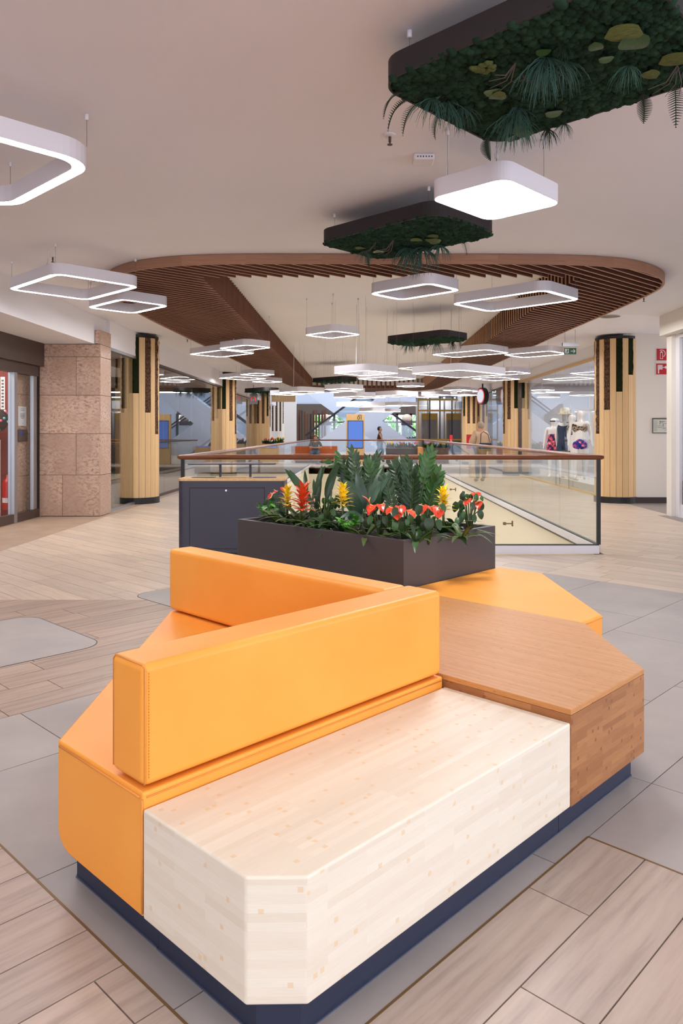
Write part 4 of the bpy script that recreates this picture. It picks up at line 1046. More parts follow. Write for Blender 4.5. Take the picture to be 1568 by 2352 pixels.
# second orange seat
seat2 = [(3.528, 1.78), (3.760, 1.78), (4.60, 2.61), (4.60, 2.962), (3.528, 2.962)]
b2 = (4.0, 2.4)
t = unit('padded_seat', 'orange leather seat block between the caramel table and the planter', 'seat', seat2, b2, [(3.528, 1.78+I), (3.74, 1.78+I), (4.55, 2.63), (4.55, 2.962), (3.528, 2.962)])
bench_part(t, 'seat', seat2, .105, .438, 'orange_leather', .013, 4, b2)
seam(t, 'seat_piping', [(3.54, 1.778, .424), (3.755, 1.778, .424), (4.598, 2.608, .424)], b2, .003)

# ------------------------------------------------------------------ planter
pa0, pa1, pb0, pb1 = 3.536, 4.558, 2.966, 4.642; pc = ((pa0+pa1)/2, (pb0+pb1)/2); PH = .739
planter = thing('planter_box', 'dark grey metal planter box behind the orange sofa', 'planter', AB(*pc), TH)
hw, hd = (pa1-pa0)/2, (pb1-pb0)/2
def rect(w, d): return [(-w, -d), (w, -d), (w, d), (-w, d)]
m = MB(); m.ring(rect(hw, hd), rect(hw-.04, hd-.04), 0, PH); m.build('box', 'charcoal', planter, bevel=.003, seg=2)
R = random.Random(11); m = MB(); nx, ny = 16, 26; vs = []; fs = []
for j in range(ny+1):
    for i in range(nx+1): vs.append((-hw+.03+(2*hw-.06)*i/nx, -hd+.03+(2*hd-.06)*j/ny, PH-.05+R.uniform(-.015, .015)))
for j in range(ny):
    for i in range(nx): q = j*(nx+1)+i; fs.append((q, q+1, q+nx+2, q+nx+1))
m.add(vs, fs); m.build('soil', 'soil', planter, smooth=True)
# ------------------------------------------------------------------ plants in the planter
def at(px, a):
    k = (px-PX)/F; b = (CA*a-k*SA*a)/(SA+k*CA); return AB(a, b, .685)
def aim(name, mesh, root, p0, p1, L, face=Vector((0, -1, .6)), wide=1.0):
    p0, p1 = Vector(p0), Vector(p1); y = (p1-p0); s = y.length/L; y.normalize()
    x = y.cross(face).normalized(); z = x.cross(y)
    o = bpy.data.objects.new(name, mesh); link(o, root)
    Mx = Matrix((x*s*wide, y*s, z*s)).transposed().to_4x4(); Mx.translation = p0-root.location; o.matrix_basis = Mx; return o
def stemtube(root, pts, r=.004, mat='stem_green', name='stem'):
    m = MB(); m.tube([Vector(p)-root.location for p in pts], r, 5); return m.build(name, mat, root, smooth=True)
def up(p, h): return Vector((p.x, p.y, p.z+h))
def broadleaf_plant(label, px, a, leaves, grp='broad-leaved plants'):
    base = at(px, a); t = thing('cast_iron_plant', label, 'plant', base, 0, grp)
    for (tx, ty, dd, w, key) in leaves:
        tip = PD(tx, ty, base.y+dd); j = Vector((random.uniform(-.05, .05), random.uniform(-.05, .05), 0)); b0 = base+j
        mid = b0.lerp(tip, .28)+Vector((0, 0, .04)); stemtube(t, [b0, b0.lerp(mid, .5)+Vector((0, 0, .012)), mid], .004, name='leaf_stalk')
        aim('leaf', LM[key], t, mid, tip, .48, Vector((random.uniform(-.5, .5), -1, .5)), w)
    return t
broadleaf_plant('dark broad-leaved plant at the left half of the planter', 745, 4.05,
    [(655, 1064, .1, 1.0, 'aspi'), (668, 1082, -.1, 1.2, 'aspi'), (728, 1068, 0, 1.1, 'aspi'), (768, 1048, .1, 1.2, 'aspi'), (712, 1092, .2, 1., 'aspi'), (700, 1120, -.15, .9, 'aspi2'), (765, 1095, .15, .9, 'aspi'), (725, 1120, -.1, 1, 'aspi2'), (780, 1130, .1, .8, 'aspi')])
broadleaf_plant('tall broad-leaved plant in the middle of the planter', 838, 3.95,
    [(784, 1070, .1, 1.25, 'aspi2'), (822, 1075, -.1, 1.2, 'aspi2'), (893, 1052, -.05, 1.2, 'aspi2'), (877, 1060, .1, 1.2, 'aspi'), (800, 1118, -.2, 1.4, 'aspi2'), (805, 1165, -.35, 1.7, 'aspi2'), (900, 1105, .1, 1.1, 'aspi'), (880, 1130, -.15, 1.2, 'aspi'), (862, 1085, .2, 1.1, 'aspi'), (770, 1110, .2, 1.0, 'aspi')])
broadleaf_plant('long-leaved plant at the back left of the planter', 700, 4.3, [(700, 1075, .1, .9, 'aspi'), (735, 1090, .1, .9, 'aspi'), (690, 1110, 0, .9, 'aspi'), (745, 1060, .2, .8, 'aspi')])
def zz(label, px, a, tips, key='zz', n=9, grp='feather-leaved plants'):
    base = at(px, a); t = thing('zz_plant', label, 'plant', base, 0, grp); R = random.Random(int(px))
    for (tx, ty, dd) in tips:
        tip = PD(tx, ty, base.y+dd); b0 = base+Vector((R.uniform(-.06, .06), R.uniform(-.06, .06), 0)); c = Vector((b0.x*.55+tip.x*.45, b0.y*.55+tip.y*.45, b0.z*.35+tip.z*.65))
        pts = [b0*(1-u)**2+c*2*u*(1-u)+tip*u*u for u in [i/10 for i in range(11)]]
        st = bpy.data.objects.new('tmp', None); bpy.data.objects.remove(st)
        m = MB(); m.tube([p-base for p in pts], [.0075-.0005*i for i in range(11)], 6); so = m.build('stem', 'stem_green', t, smooth=True)
        side = R.uniform(-.4, .4)
        for k in range(n):
            u = .32+.66*k/(n-1); i = min(int(u*10), 9); p = pts[i].lerp(pts[i+1], u*10-i); d = (pts[i+1]-pts[i]).normalized()
            lat = d.cross(Vector((side, -1, .2))).normalized()
            for s in (-1, 1):
                if k == n-1 and s == 1: dirv = d
                else: dirv = (d*(.75+.35*u)+lat*s*(1-.35*u)+Vector((0, -.25*R.random(), 0))).normalized()
                o = aim('leaf', LM[key], so, p, p+dirv*.085*R.uniform(.85, 1.15)*(1.05-.3*abs(u-.6)), .085, Vector((R.uniform(-.3, .3), -1, .4)))
                o.matrix_basis.translation = p-base
    return t
zz('feather-leaved plant with one pale rounded tip leaf in the middle', 815, 4.3, [(810, 1040, 0), (845, 1062, .1), (790, 1075, .1), (866, 1050, .1)], 'zz', 10)
zz('feather-leaved plant right of the middle of the planter', 925, 4.15, [(935, 1062, 0), (905, 1075, .05), (962, 1080, .1), (920, 1062, .15), (885, 1100, 0), (950, 1100, -.1)], 'zz', 10)
zz('tallest feather-leaved plant at the right of the planter', 965, 4.25, [(988, 1040, 0), (1006, 1085, 0), (975, 1060, .1), (1000, 1105, -.05), (1010, 1120, .1)], 'zzb', 10)
zz('light green feathery plant behind the middle broad leaves', 850, 4.42, [(848, 1066, 0), (760, 1062, .1), (868, 1072, .1), (782, 1052, .0)], 'zzb', 8)
def bromeliad(label, px, a, py, key, leafkey, seed, ns=13, tilt=0, sc=1.0):
    base = at(px, a); base.z = .70; t = thing('bromeliad', label, 'plant', base, 0, 'bromeliads with flower spikes'); R = random.Random(seed)
    for k in range(ns):
        th = 2.4*k+R.uniform(-.2, .2); el = R.uniform(.35, 1.0); s = R.uniform(.8, 1.15)*sc
        inst('leaf', LM[leafkey], t, (.01*math.cos(th), .01*math.sin(th), .01), (el, 0, th-math.pi/2), (s, s, s))
    top = PD(px, py, base.y); h = top.z-base.z
    m = MB(); m.tube([(0, 0, 0), (tilt*.3, 0, h*.5), (tilt, 0, h)], .009, 7); st = m.build('flower_spike', 'stem_green', t, smooth=True)
    for k in range(30):
        u = k/29; th = 2.4*k; el = .35+1.0*u; z = h-.14*sc+.13*u*sc; s = (1.1-.35*u)*R.uniform(.9, 1.1)*sc
        inst('bract', LM[key], st, (tilt*z/h+.006*math.cos(th), .006*math.sin(th), z), (el, 0, th-math.pi/2), (s, s, s))
    return t
bromeliad('yellow-flowered bromeliad at the left behind the orange one', 660, 3.85, 1122, 'by', 'strap', 1)
bromeliad('orange-red-flowered bromeliad at the left of the planter', 690, 3.78, 1122, 'br', 'strap2', 2, 14, .02, 1.25)
bromeliad('yellow-flowered bromeliad in the middle of the planter', 787, 3.72, 1118, 'by', 'strap', 3)
bromeliad('yellow-flowered bromeliad at the right of the planter', 1018, 4.1, 1126, 'by', 'strap', 4)
def anthurium(label, px, a, flowers, leaves, seed, grp='red flamingo flowers'):
    base = at(px, a); t = thing('flamingo_flower', label, 'plant', base, 0, grp); R = random.Random(seed)
    for (lx, ly, dd, s, key) in leaves:
        tip = PD(lx, ly, base.y+dd); at_ = Vector((tip.x*.75+base.x*.25, tip.y*.75+base.y*.25, tip.z+.05*s))
        stemtube(t, [base, base.lerp(at_, .6)+Vector((0, 0, .05)), at_], .003, name='leaf_stalk'); aim('leaf', LM[key], t, at_, tip, .13, Vector((R.uniform(-.4, .4), -.8, .8)), s)
    for (fx, fy, dd, rz, tl) in flowers:
        p = PD(fx, fy, base.y+dd); stemtube(t, [base, base.lerp(p, .5)+Vector((0, 0, .03)), p], .0028, name='flower_stem')
        tl = (-.25-.5*abs(tl)) if math.cos(rz) < 0 else .6+.4*abs(tl)
        sp = inst('spathe', LM['spathe'], t, p-base, (tl, 0, rz), (1.1, 1.1, 1.1)); m = MB(); m.tube([(0, .012, .002), (0, .024, .012), (0, .034, .024)], [.0028, .003, .002], 6); m.build('spadix', 'spadix', sp, smooth=True)
    return t
def hl(px0, px1, py0, py1, n, seed):
    R = random.Random(seed); return [(R.uniform(px0, px1), R.uniform(py0, py1), R.uniform(-.12, .1), R.uniform(.75, 1.15), R.choice(['heart', 'heart', 'heart2'])) for _ in range(n)]
anthurium('red flamingo flower plant at the front of the planter, left cluster', 875, 3.68, [(858, 1160, 0, 2.6, -.3), (872, 1158, .02, 3.6, .5), (884, 1164, -.03, 4.2, .3), (848, 1158, 0, 1.5, 1.2), (862, 1168, 0, 2.2, -.2)], hl(835, 900, 1175, 1215, 14, 1)+[(845, 1205, -.1, 1.0, 'heart2')], 1)
anthurium('red flamingo flower plant at the front corner of the planter', 925, 3.66, [(912, 1172, 0, 3.1, .8), (916, 1162, .02, 3.4, .3), (934, 1172, 0, 4.0, .2), (905, 1166, 0, 2.2, .2)], hl(885, 955, 1182, 1225, 16, 2), 2)
anthurium('red flamingo flower plant right of the front corner', 985, 3.78, [(972, 1160, 0, 2.8, .6), (988, 1163, 0, 3.6, .2), (1005, 1168, -.03, 3.2, .8)], hl(950, 1030, 1175, 1220, 18, 3)+[(985, 1215, -.1, 1.3, 'heart')], 3)
anthurium('red flamingo flower plant at the right end of the planter', 1078, 4.3, [(1075, 1145, 0, 2.6, .3), (1090, 1132, .02, 3.3, .1), (1085, 1155, 0, 3.8, .2), (1096, 1152, 0, 3.0, -.2)], hl(1040, 1110, 1140, 1200, 22, 4), 4)
anthurium('red flamingo flower plant at the far left of the planter', 655, 4.05, [(640, 1128, 0, 2.0, .1), (652, 1120, .03, 3.4, .1), (630, 1135, 0, 2.4, .1)], hl(600, 670, 1145, 1185, 12, 5), 5)
anthurium('leafy plant without flowers before the middle of the planter', 745, 3.72, [], hl(700, 775, 1165, 1205, 10, 6)+hl(730, 850, 1150, 1200, 14, 7), 6, 'low leafy plants')
def bushy(label, px, a, n, seed, h=.16):
    base = at(px, a); t = thing('small_shrub', label, 'plant', base, 0, 'low leafy plants'); R = random.Random(seed)
    for s in range(5):
        th = s*1.3; tip = Vector((.07*math.cos(th), .07*math.sin(th), h*R.uniform(.75, 1.1))); m = MB(); m.tube([(0, 0, 0), tip*.5+Vector((0, 0, .01)), tip], .003, 5); so = m.build('stem', 'stem_green', t, smooth=True)
        for k in range(n):
            u = .45+.55*k/(n-1); p = tip*u; inst('leaf', LM['small'], so, p, (R.uniform(.1, .9), R.uniform(-.3, .3), R.uniform(0, 6.28)))
    return t
bromeliad_leaves = [(640, 3.72, 'strap2', 21), (725, 3.66, 'strap', 22), (760, 3.80, 'strap2', 23), (840, 3.62, 'strap2', 24), (955, 3.66, 'strap', 25), (1045, 4.25, 'strap', 26), (900, 3.9, 'strap2', 27), (1060, 4.05, 'strap2', 28)]
for k, (px, a, key, sd) in enumerate(bromeliad_leaves):
    base = at(px, a); base.z = .69; t = thing('bromeliad', ('flowerless bromeliad rosette at the left front of the planter', 'flowerless bromeliad rosette right of the orange-red flower', 'flowerless bromeliad rosette just left of the middle yellow flower', 'flowerless bromeliad rosette left of the front flamingo flowers', 'flowerless bromeliad rosette right of the planter corner', 'flowerless bromeliad rosette at the right end of the planter', 'flowerless bromeliad rosette behind the front corner flowers', 'flowerless bromeliad rosette below the right yellow flower')[k], 'plant', base, 0, 'flowerless bromeliads'); R = random.Random(sd)
    for q in range(15):
        th = 2.4*q+R.uniform(-.2, .2); s_ = R.uniform(.7, 1.05); inst('leaf', LM[key], t, (.01*math.cos(th), .01*math.sin(th), .01), (R.uniform(.3, 1.1), 0, th-math.pi/2), (s_, s_, s_))
bushy('small bright green shrub at the left corner of the planter', 613, 3.82, 9, 1)
bushy('small bright green shrub below the middle yellow flower', 800, 3.66, 8, 2, .13)

# ------------------------------------------------------------------ recycling bin
bx, by = -1.366, 8.21
t = thing('recycling_bin', 'navy recycling station with a pale top and three openings before the balustrade', 'bin', (bx, by, 0))
W2, D2 = .571, .21
m = MB(); m.prism(rrect(-W2+.03, W2-.03, -D2+.03, D2-.03, .04, 4), 0, .12); m.build('plinth', 'black', t)
m = MB(); m.prism(rrect(-W2, W2, -D2, D2, .06, 6), .12, .89); m.build('body', 'navy', t)
m = MB(); m.prism(rrect(-W2-.004, W2+.004, -D2-.004, D2+.004, .062, 6), .89, .918); m.build('top', 'ply_wood', t, bevel=.003, seg=1)
m = MB(); m.ring(rect(.405, .33), rect(.40, .325), -.003, .004); fr = m.build('door_joint', 'black', t, rot=(math.pi/2, 0, 0), loc=(-.04, -D2, .49))
m = MB(); m.box(-.398, .398, -.004, .0, -.323, .323); dr = m.build('door', 'navy', t, loc=(-.04, -D2-.001, .49))
m = MB(); m.lathe([(.011, 0), (.011, .006)], 14); m.build('lock', 'chrome', dr, rot=(math.pi/2, 0, 0), loc=(-.01, -.004, .30))
plain('slot_black', (24, 22, 24), .5); plain('slot_orange', (226, 164, 84), .5); plain('slot_blue', (34, 44, 110), .5)
for x, mt in ((-.335, 'slot_black'), (.005, 'slot_orange'), (.335, 'slot_blue')):
    m = MB(); m.prism(rrect(-.13, .13, -.1, .1, .05, 5), .9182, .9202); m.build('opening', mt, t, loc=(x, 0, 0))
for x in (-.17, .165):
    m = MB(); m.box(-.012, .012, -.012, .012, .918, 1.06); m.build('post', 'navy', t, loc=(x, .1, 0))
m = MB(); m.prism(rrect(-.5, .46, -.09, .1, .05, 5), 1.06, 1.072); m.build('canopy', 'navy', t)

# ------------------------------------------------------------------ small ceiling devices
def dev(name, label, cat, mb, mat, loc, rot=(0, 0, 0), **kw): return tag(mb.build(name, mat, loc=loc, rot=rot, **kw), label, cat)
def sprinkler(px, py, label):
    z = CZ; D = (z-H)*F/(PY-py); X = (px-PX)/F*D; zc = ceil_at(X, D)
    if zc != z: D = (zc-H)*F/(PY-py); X = (px-PX)/F*D
    t = thing('ceiling_sprinkler', label, 'sprinkler', (X, D, zc-.07), 0, 'ceiling sprinklers')
    m = MB(); m.lathe([(.02, .055), (.042, .06), (.042, .07)], 14); m.build('escutcheon', 'white_metal', t)
    m = MB(); m.lathe([(.009, .06), (.009, .02), (.005, .016), (.005, .006), (.018, .004), (.018, 0)][::-1], 12); m.build('head', 'dark_metal', t)
sprinkler(895, 309, 'ceiling sprinkler left of the big moss panel tip'); sprinkler(121, 588, 'ceiling sprinkler behind the left ring lamp'); sprinkler(1478, 682, 'ceiling sprinkler below the right end of the timber ring')
sprinkler(430, 778, 'ceiling sprinkler beside the left ring lamp pair')
D = (CZ-H)*F/(PY-360); m = MB(); m.box(-.075, .075, -.075, .075, -.045, 0); dv = dev('smoke_detector', 'white ceiling detector box left of the solid lamp panel', 'detector', m, 'white_metal', ((972-PX)/F*D, D, CZ), bevel=.012)
m = MB(); [m.box(-.05+k*.02, -.042+k*.02, -.0765, -.0745, -.03, -.02) for k in range(6)]; m.build('vents', 'frame_dark', dv)
D = (CZ-H)*F/(PY-726); m = MB(); m.lathe([(.17, -.012), (.18, 0)], 28); dev('ceiling_speaker', 'round grey ceiling speaker at the right of the timber ring', 'speaker', m, 'aluminium', ((1400-PX)/F*D, D, CZ))
# exit sign
t = thing('exit_sign', 'green emergency exit sign with running figure and arrow hanging under the ceiling', 'sign', (4.10, 14.4, 2.93))
plain('sign_green', (18, 92, 60), .5); plain('sign_red', (190, 22, 34), .5)
m = MB(); m.box(-.15, .15, -.03, .03, .16, .225); m.build('housing', 'aluminium', t)
m = MB(); m.box(-.12, .12, -.006, .006, 0, .13); m.build('panel', 'mask_white', t); m = MB(); m.box(-.117, .117, -.0075, -.006, .003, .127); m.build('green_face', 'sign_green', t)
m = MB()
m.box(-.1, -.03, -.0085, -.0075, .02, .11)
m.build('door_symbol', 'mask_white', t)
m = MB(); m.ball((-.058, -.009, .098), .010, 8, 6, (1, .1, 1)); m.add([(-.07, -.0095, .06), (-.05, -.0095, .05), (-.045, -.0095, .085), (-.06, -.0095, .09)], [(0, 1, 2, 3)]); m.add([(-.07, -.0095, .06), (-.055, -.0095, .055), (-.085, -.0095, .025), (-.092, -.0095, .03)], [(0, 1, 2, 3)]); m.add([(-.062, -.0095, .056), (-.048, -.0095, .052), (-.04, -.0095, .03), (-.05, -.0095, .025)], [(0, 1, 2, 3)]); m.add([(-.05, -.0095, .078), (-.05, -.0095, .086), (-.034, -.0095, .072), (-.038, -.0095, .066)], [(0, 1, 2, 3)])
m.build('running_figure', 'sign_green', t)
m = MB(); m.box(.01, .08, -.0085, -.0075, .058, .072); m.prism([(0, 0), (.035, .0), (.035, .0)], 0, 0) if False else None
m.add([(.055, -.0085, .10), (.07, -.0085, .10), (.10, -.0085, .065), (.07, -.0085, .03), (.055, -.0085, .03), (.082, -.0085, .065)], [(5, 4, 3, 2), (0, 5, 2, 1)]); m.build('arrow', 'mask_white', t)
for x in (-.1, .1): m = MB(); m.tube([(x, 0, .225), (x, 0, CZ-2.93)], .003, 5); m.build('hanger', 'steel_wire', t)
# red wall signs and escape plan on the white wall
def wall_sign(label, x0, x1, z0, z1):
    t = thing('safety_sign', label, 'sign', ((x0+x1)/2, 14.995, (z0+z1)/2), 0); w, h = (x1-x0)/2, (z1-z0)/2
    m = MB(); m.box(-w-.008, w+.008, -.004, .0, -h-.008, h+.008); m.build('plate', 'mask_white', t); m = MB(); m.box(-w, w, -.006, -.004, -h, h); m.build('red_face', 'sign_red', t); return t
Y = 15.0
t = wall_sign('red safety sign with white fire extinguisher symbol on the right wall', (1507-PX)/F*Y, (1534-PX)/F*Y, H+(PY-828)/F*Y, H+(PY-801)/F*Y)
m = MB(); m.box(-.05, .005, -.008, -.006, -.09, .05); m.box(-.035, -.01, -.008, -.006, .05, .07)
def arc(m, cx, cz, r0, r1, a0, a1, y=-.0075, n=12):
    vs = []; 
    for k in range(n+1): a = math.radians(a0+(a1-a0)*k/n); vs += [(cx+r0*math.cos(a), y, cz+r0*math.sin(a)), (cx+r1*math.cos(a), y, cz+r1*math.sin(a))]
    m.add(vs, [(2*k, 2*k+1, 2*k+3, 2*k+2) for k in range(n)])
arc(m, -.02, .02, .065, .08, 120, -60); m.build('extinguisher_symbol', 'mask_white', t)
m = MB(); m.box(-.04, -.005, -.0095, -.008, -.08, .035); m.build('symbol_core', 'sign_red', t)
t = wall_sign('red safety sign with white hose reel symbol below the other sign', (1506-PX)/F*Y, (1533-PX)/F*Y, H+(PY-860)/F*Y, H+(PY-835)/F*Y)
m = MB(); m.box(-.09, .01, -.008, -.006, -.01, .08); m.box(-.085, -.06, -.008, -.006, -.09, -.01); m.box(.01, .06, -.008, -.006, .025, .04); arc(m, .075, .032, 0, .026, 0, 360); m.build('hose_symbol', 'mask_white', t)
m = MB(); [m.box(-.08+k*.02, -.077+k*.02, -.009, -.008, -.005, .075) for k in range(5)]; m.build('symbol_lines', 'sign_red', t)
x0, x1, z0, z1 = (1497-PX)/F*Y, (1545-PX)/F*Y, H+(PY-995)/F*Y, H+(PY-960)/F*Y
t = thing('escape_plan', 'framed pale escape route plan on the right wall', 'sign', ((x0+x1)/2, 14.99, (z0+z1)/2)); w, h = (x1-x0)/2, (z1-z0)/2
m = MB(); m.box(-w, w, -.012, .01, -h, h); m.build('frame', plain('plan_frame', (96, 104, 98), .5), t); m = MB(); m.box(-w+.015, w-.015, -.014, -.012, -h+.015, h-.03); m.build('sheet', plain('plan_sheet', (206, 208, 198), .5), t)
m = MB(); R = random.Random(5)
for k in range(16): x, zz_ = R.uniform(-w*.35, w*.8), R.uniform(-h*.6, h*.6); l = R.uniform(.02, .06); m.box(x-l, x+l, -.0155, -.014, zz_-.003, zz_+.003)
for k in range(9): m.box(-w*.9, -w*.55, -.0155, -.014, -h*.7+k*h*.16, -h*.7+k*h*.16+.005)
for k in range(8): x, zz_ = R.uniform(-w*.3, w*.7), R.uniform(-h*.5, h*.4); m.box(x-.003, x+.003, -.0155, -.014, zz_, zz_+.07)
m.build('drawing', 'print_grey', t)

# ------------------------------------------------------------------ people and mannequins
def skin(name, nodes, edges, mat, parent, root=0, sub=2, smooth=True):
    me = bpy.data.meshes.new(name); me.from_pydata([n[0] for n in nodes], edges, []); me.update(); me.materials.append(MATS[mat])
    o = inst(name, me, parent); sk = o.modifiers.new('skin', 'SKIN'); sk.use_smooth_shade = True
    if not me.skin_vertices: pass
    lay_ = me.skin_vertices[0].data if me.skin_vertices else None
    if lay_ is None:
        bpy.context.view_layer.objects.active = o; bpy.ops.mesh.customdata_skin_add(); lay_ = me.skin_vertices[0].data
    for i, n in enumerate(nodes):
        r = n[1]; lay_[i].radius = r if isinstance(r, tuple) else (r, r); lay_[i].use_root = (i == root)
    ss = o.modifiers.new('sub', 'SUBSURF'); ss.levels = sub; ss.render_levels = sub
    return o
def V3(*p): return Vector(p)
STAND = dict(pelvis=(0, 0, .95), waist=(0, .0, 1.08), chest=(0, 0, 1.28), neck=(0, 0, 1.46), skull=(0, 0, 1.54), crown=(0, .0, 1.63), nose=(0, -.105, 1.565),
             sl=(.175, 0, 1.40), el=(.24, .02, 1.12), wl=(.26, -.04, .88), sr=(-.175, 0, 1.40), er=(-.24, .02, 1.12), wr=(-.26, -.04, .88),
             hl=(.09, 0, .92), kl=(.10, -.01, .50), al=(.10, .02, .09), tl=(.11, -.14, .04), hr=(-.09, 0, .92), kr=(-.10, -.01, .50), ar=(-.10, .02, .09), tr=(-.11, -.14, .04))
def figure(name, label, cat, loc, rz, pose, skinmat, clothes, hair=None, group=None, sc=1.0, fingers=True):
    """clothes: list of (part name, material, joints region, extra radius)"""
    P = dict(STAND); P.update(pose)
    for q in 'lr': P['m'+q] = tuple(Vector(P['h'+q]).lerp(Vector(P['k'+q]), .5))
    P['crown'] = tuple(Vector(P['crown'])+Vector((0, 0, .055)))
    P['brow'] = tuple(Vector(P['skull']).lerp(Vector(P['crown']), .5))
    t = thing(name, label, cat, loc, rz, group); t.scale = (sc, sc, sc)
    def nd(k): return Vector(P[k])
    rad = dict(pelvis=(.135, .11), waist=(.115, .09), chest=(.135, .10), neck=.056, skull=(.082, .092), brow=(.098, .115), crown=(.088, .102), ml=.078, mr=.078, sl=.058, el=.042, wl=.027, sr=.058, er=.042, wr=.027, hl=.085, kl=.058, al=.036, tl=.03, hr=.085, kr=.058, ar=.036, tr=.03)
    order = ['pelvis', 'waist', 'chest', 'neck', 'skull', 'brow', 'crown', 'sl', 'el', 'wl', 'sr', 'er', 'wr', 'hl', 'ml', 'kl', 'al', 'tl', 'hr', 'mr', 'kr', 'ar', 'tr']
    E_ = [('pelvis', 'waist'), ('waist', 'chest'), ('chest', 'neck'), ('neck', 'skull'), ('skull', 'brow'), ('brow', 'crown'), ('chest', 'sl'), ('sl', 'el'), ('el', 'wl'), ('chest', 'sr'), ('sr', 'er'), ('er', 'wr'), ('pelvis', 'hl'), ('hl', 'ml'), ('ml', 'kl'), ('kl', 'al'), ('al', 'tl'), ('pelvis', 'hr'), ('hr', 'mr'), ('mr', 'kr'), ('kr', 'ar'), ('ar', 'tr')]
    nodes = [(nd(k), rad[k]) for k in order]; idx = {k: i for i, k in enumerate(order)}; edges = [(idx[a], idx[b]) for a, b in E_]
    # nose and hands
    nodes.append((nd('nose')-Vector((0, 0, .01)), .014)); edges.append((idx['brow'], len(nodes)-1))
    for w, e in (('wl', 'el'), ('wr', 'er')):
        d = (nd(w)-nd(e)).normalized(); a = d.cross(Vector((0, 0, 1)) if abs(d.z) < .9 else Vector((0, 1, 0))).normalized()
        palm = nd(w)+d*.07; nodes.append((palm, (.034, .018))); ip = len(nodes)-1; edges.append((idx[w], ip))
        if fingers:
            for k, (o_, l) in enumerate(((-.027, .075), (-.009, .088), (.009, .082), (.027, .066))):
                b_ = palm+a*o_+d*.03; c_ = b_+d*l*.5; e_ = c_+(d+a.cross(d)*.5).normalized()*l*.5
                nodes += [(b_, .009), (c_, .009), (e_, .007)]; n_ = len(nodes); edges += [(ip, n_-3), (n_-3, n_-2), (n_-2, n_-1)]
            b_ = palm-d*.03-a*.035; c_ = b_+(d-a*.8).normalized()*.05; nodes += [(b_, .011), (c_, .009)]; n_ = len(nodes); edges += [(ip, n_-2), (n_-2, n_-1)]
    skin('body', nodes, edges, skinmat, t)
    # face details
    sk_, cr = nd('skull'), nd('crown'); fdir = (nd('nose')-sk_); fdir.z = 0; fdir.normalize(); sdir = Vector((-fdir.y, fdir.x, 0))
    br = nd('brow')
    if skinmat == 'skin_tone':
        m = MB()
        for sg in (-1, 1): p = br+fdir*.094+sdir*.033*sg+Vector((0, 0, .004)); m.ball(p, .010, 8, 6)
        m.build('eyes', 'hair_dark', t); m = MB(); p = sk_+fdir*.086-Vector((0, 0, .012)); m.ball(p, .022, 8, 6, (1, .5, .3)); m.build('mouth', 'lip_tone', t)
        m = MB()
        for sg in (-1, 1): p = br+sdir*.083*sg-Vector((0, 0, .015)); m.ball(p, .024, 8, 6, (.5, .7, 1.2))
        m.build('ears', 'skin_tone', t)
    for cname, mat, keys, ex in clothes:
        ks = [k for k in order if k in keys]; ci = {k: i for i, k in enumerate(ks)}
        def rr(k):
            r = rad[k]; r = r if isinstance(r, tuple) else (r, r); x = ex.get(k, ex.get('*', .015)); return (r[0]+x, r[1]+x)
        cn = [(nd(k), rr(k)) for k in ks]; ce = [(ci[a], ci[b]) for a, b in E_ if a in ci and b in ci]
        skin(cname, cn, ce, mat, t, root=0)
    if hair:
        m = MB(); c = br.lerp(cr, .25)-fdir*.016; m.ball((c.x, c.y, c.z+.012), .108, 18, 14, (.94, 1.06, 1.08))
        o = m.build('hair', hair, t, smooth=True)
        # open the face side
        me = o.data; bm = bmesh.new(); bm.from_mesh(me); kill = [v for v in bm.verts if (v.co-c).dot(fdir) > .03 and v.co.z < c.z+.04]
        bmesh.ops.delete(bm, geom=kill, context='VERTS'); bm.to_mesh(me); bm.free()
    return t
plain('skin_tone', (206, 152, 124), .6); plain('lip_tone', (170, 96, 86), .6); plain('mannequin_white', (236, 233, 230), .35); plain('denim', (88, 104, 130), .8); plain('shirt_grey', (98, 100, 96), .85); plain('hair_dark', (58, 38, 30), .7); plain('hair_grey', (150, 128, 112), .8)
plain('vest_dark', (58, 50, 46), .85); plain('beige_knit', (176, 146, 118), .9); plain('trouser_dark', (40, 38, 44), .85); plain('sleeve_pale', (206, 180, 164), .8); plain('shoe_dark', (40, 34, 32), .6); plain('jeans_light', (140, 168, 206), .8)
TOP = ('pelvis', 'waist', 'chest', 'sl', 'el', 'sr', 'er'); LONG = TOP+('wl', 'wr'); LEGS = ('pelvis', 'hl', 'ml', 'kl', 'al', 'hr', 'mr', 'kr', 'ar'); SHOES_L, SHOES_R = ('al', 'tl'), ('ar', 'tr')
# seated man
sit = dict(pelvis=(0, .0, .55), waist=(0, .04, .68), chest=(0, .08, .88), neck=(0, .07, 1.06), skull=(0, .05, 1.14), crown=(0, .05, 1.23), nose=(0, -.055, 1.16), sl=(.19, .08, 1.0), el=(.30, -.02, .76), wl=(.06, -.19, .74), sr=(-.19, .08, 1.0), er=(-.30, -.02, .76), wr=(-.06, -.19, .74),
           hl=(.10, -.02, .53), kl=(.17, -.42, .52), al=(.15, -.44, .09), tl=(.17, -.58, .04), hr=(-.10, -.02, .53), kr=(-.17, -.42, .52), ar=(-.15, -.44, .09), tr=(-.17, -.58, .04))
fx = (724-PX)/F*35.6
figure('person', 'seated man in a grey shirt and jeans on the far orange bench', 'person', (fx, 35.55, 0), 0, sit, 'skin_tone', [('shirt', 'shirt_grey', TOP, {'*': .024}), ('jeans', 'denim', LEGS, {'*': .02}), ('shoe', 'shoe_dark', SHOES_L, {'*': .012, 'tl': .028}), ('shoe', 'shoe_dark', SHOES_R, {'*': .012, 'tr': .028})], 'hair_grey')
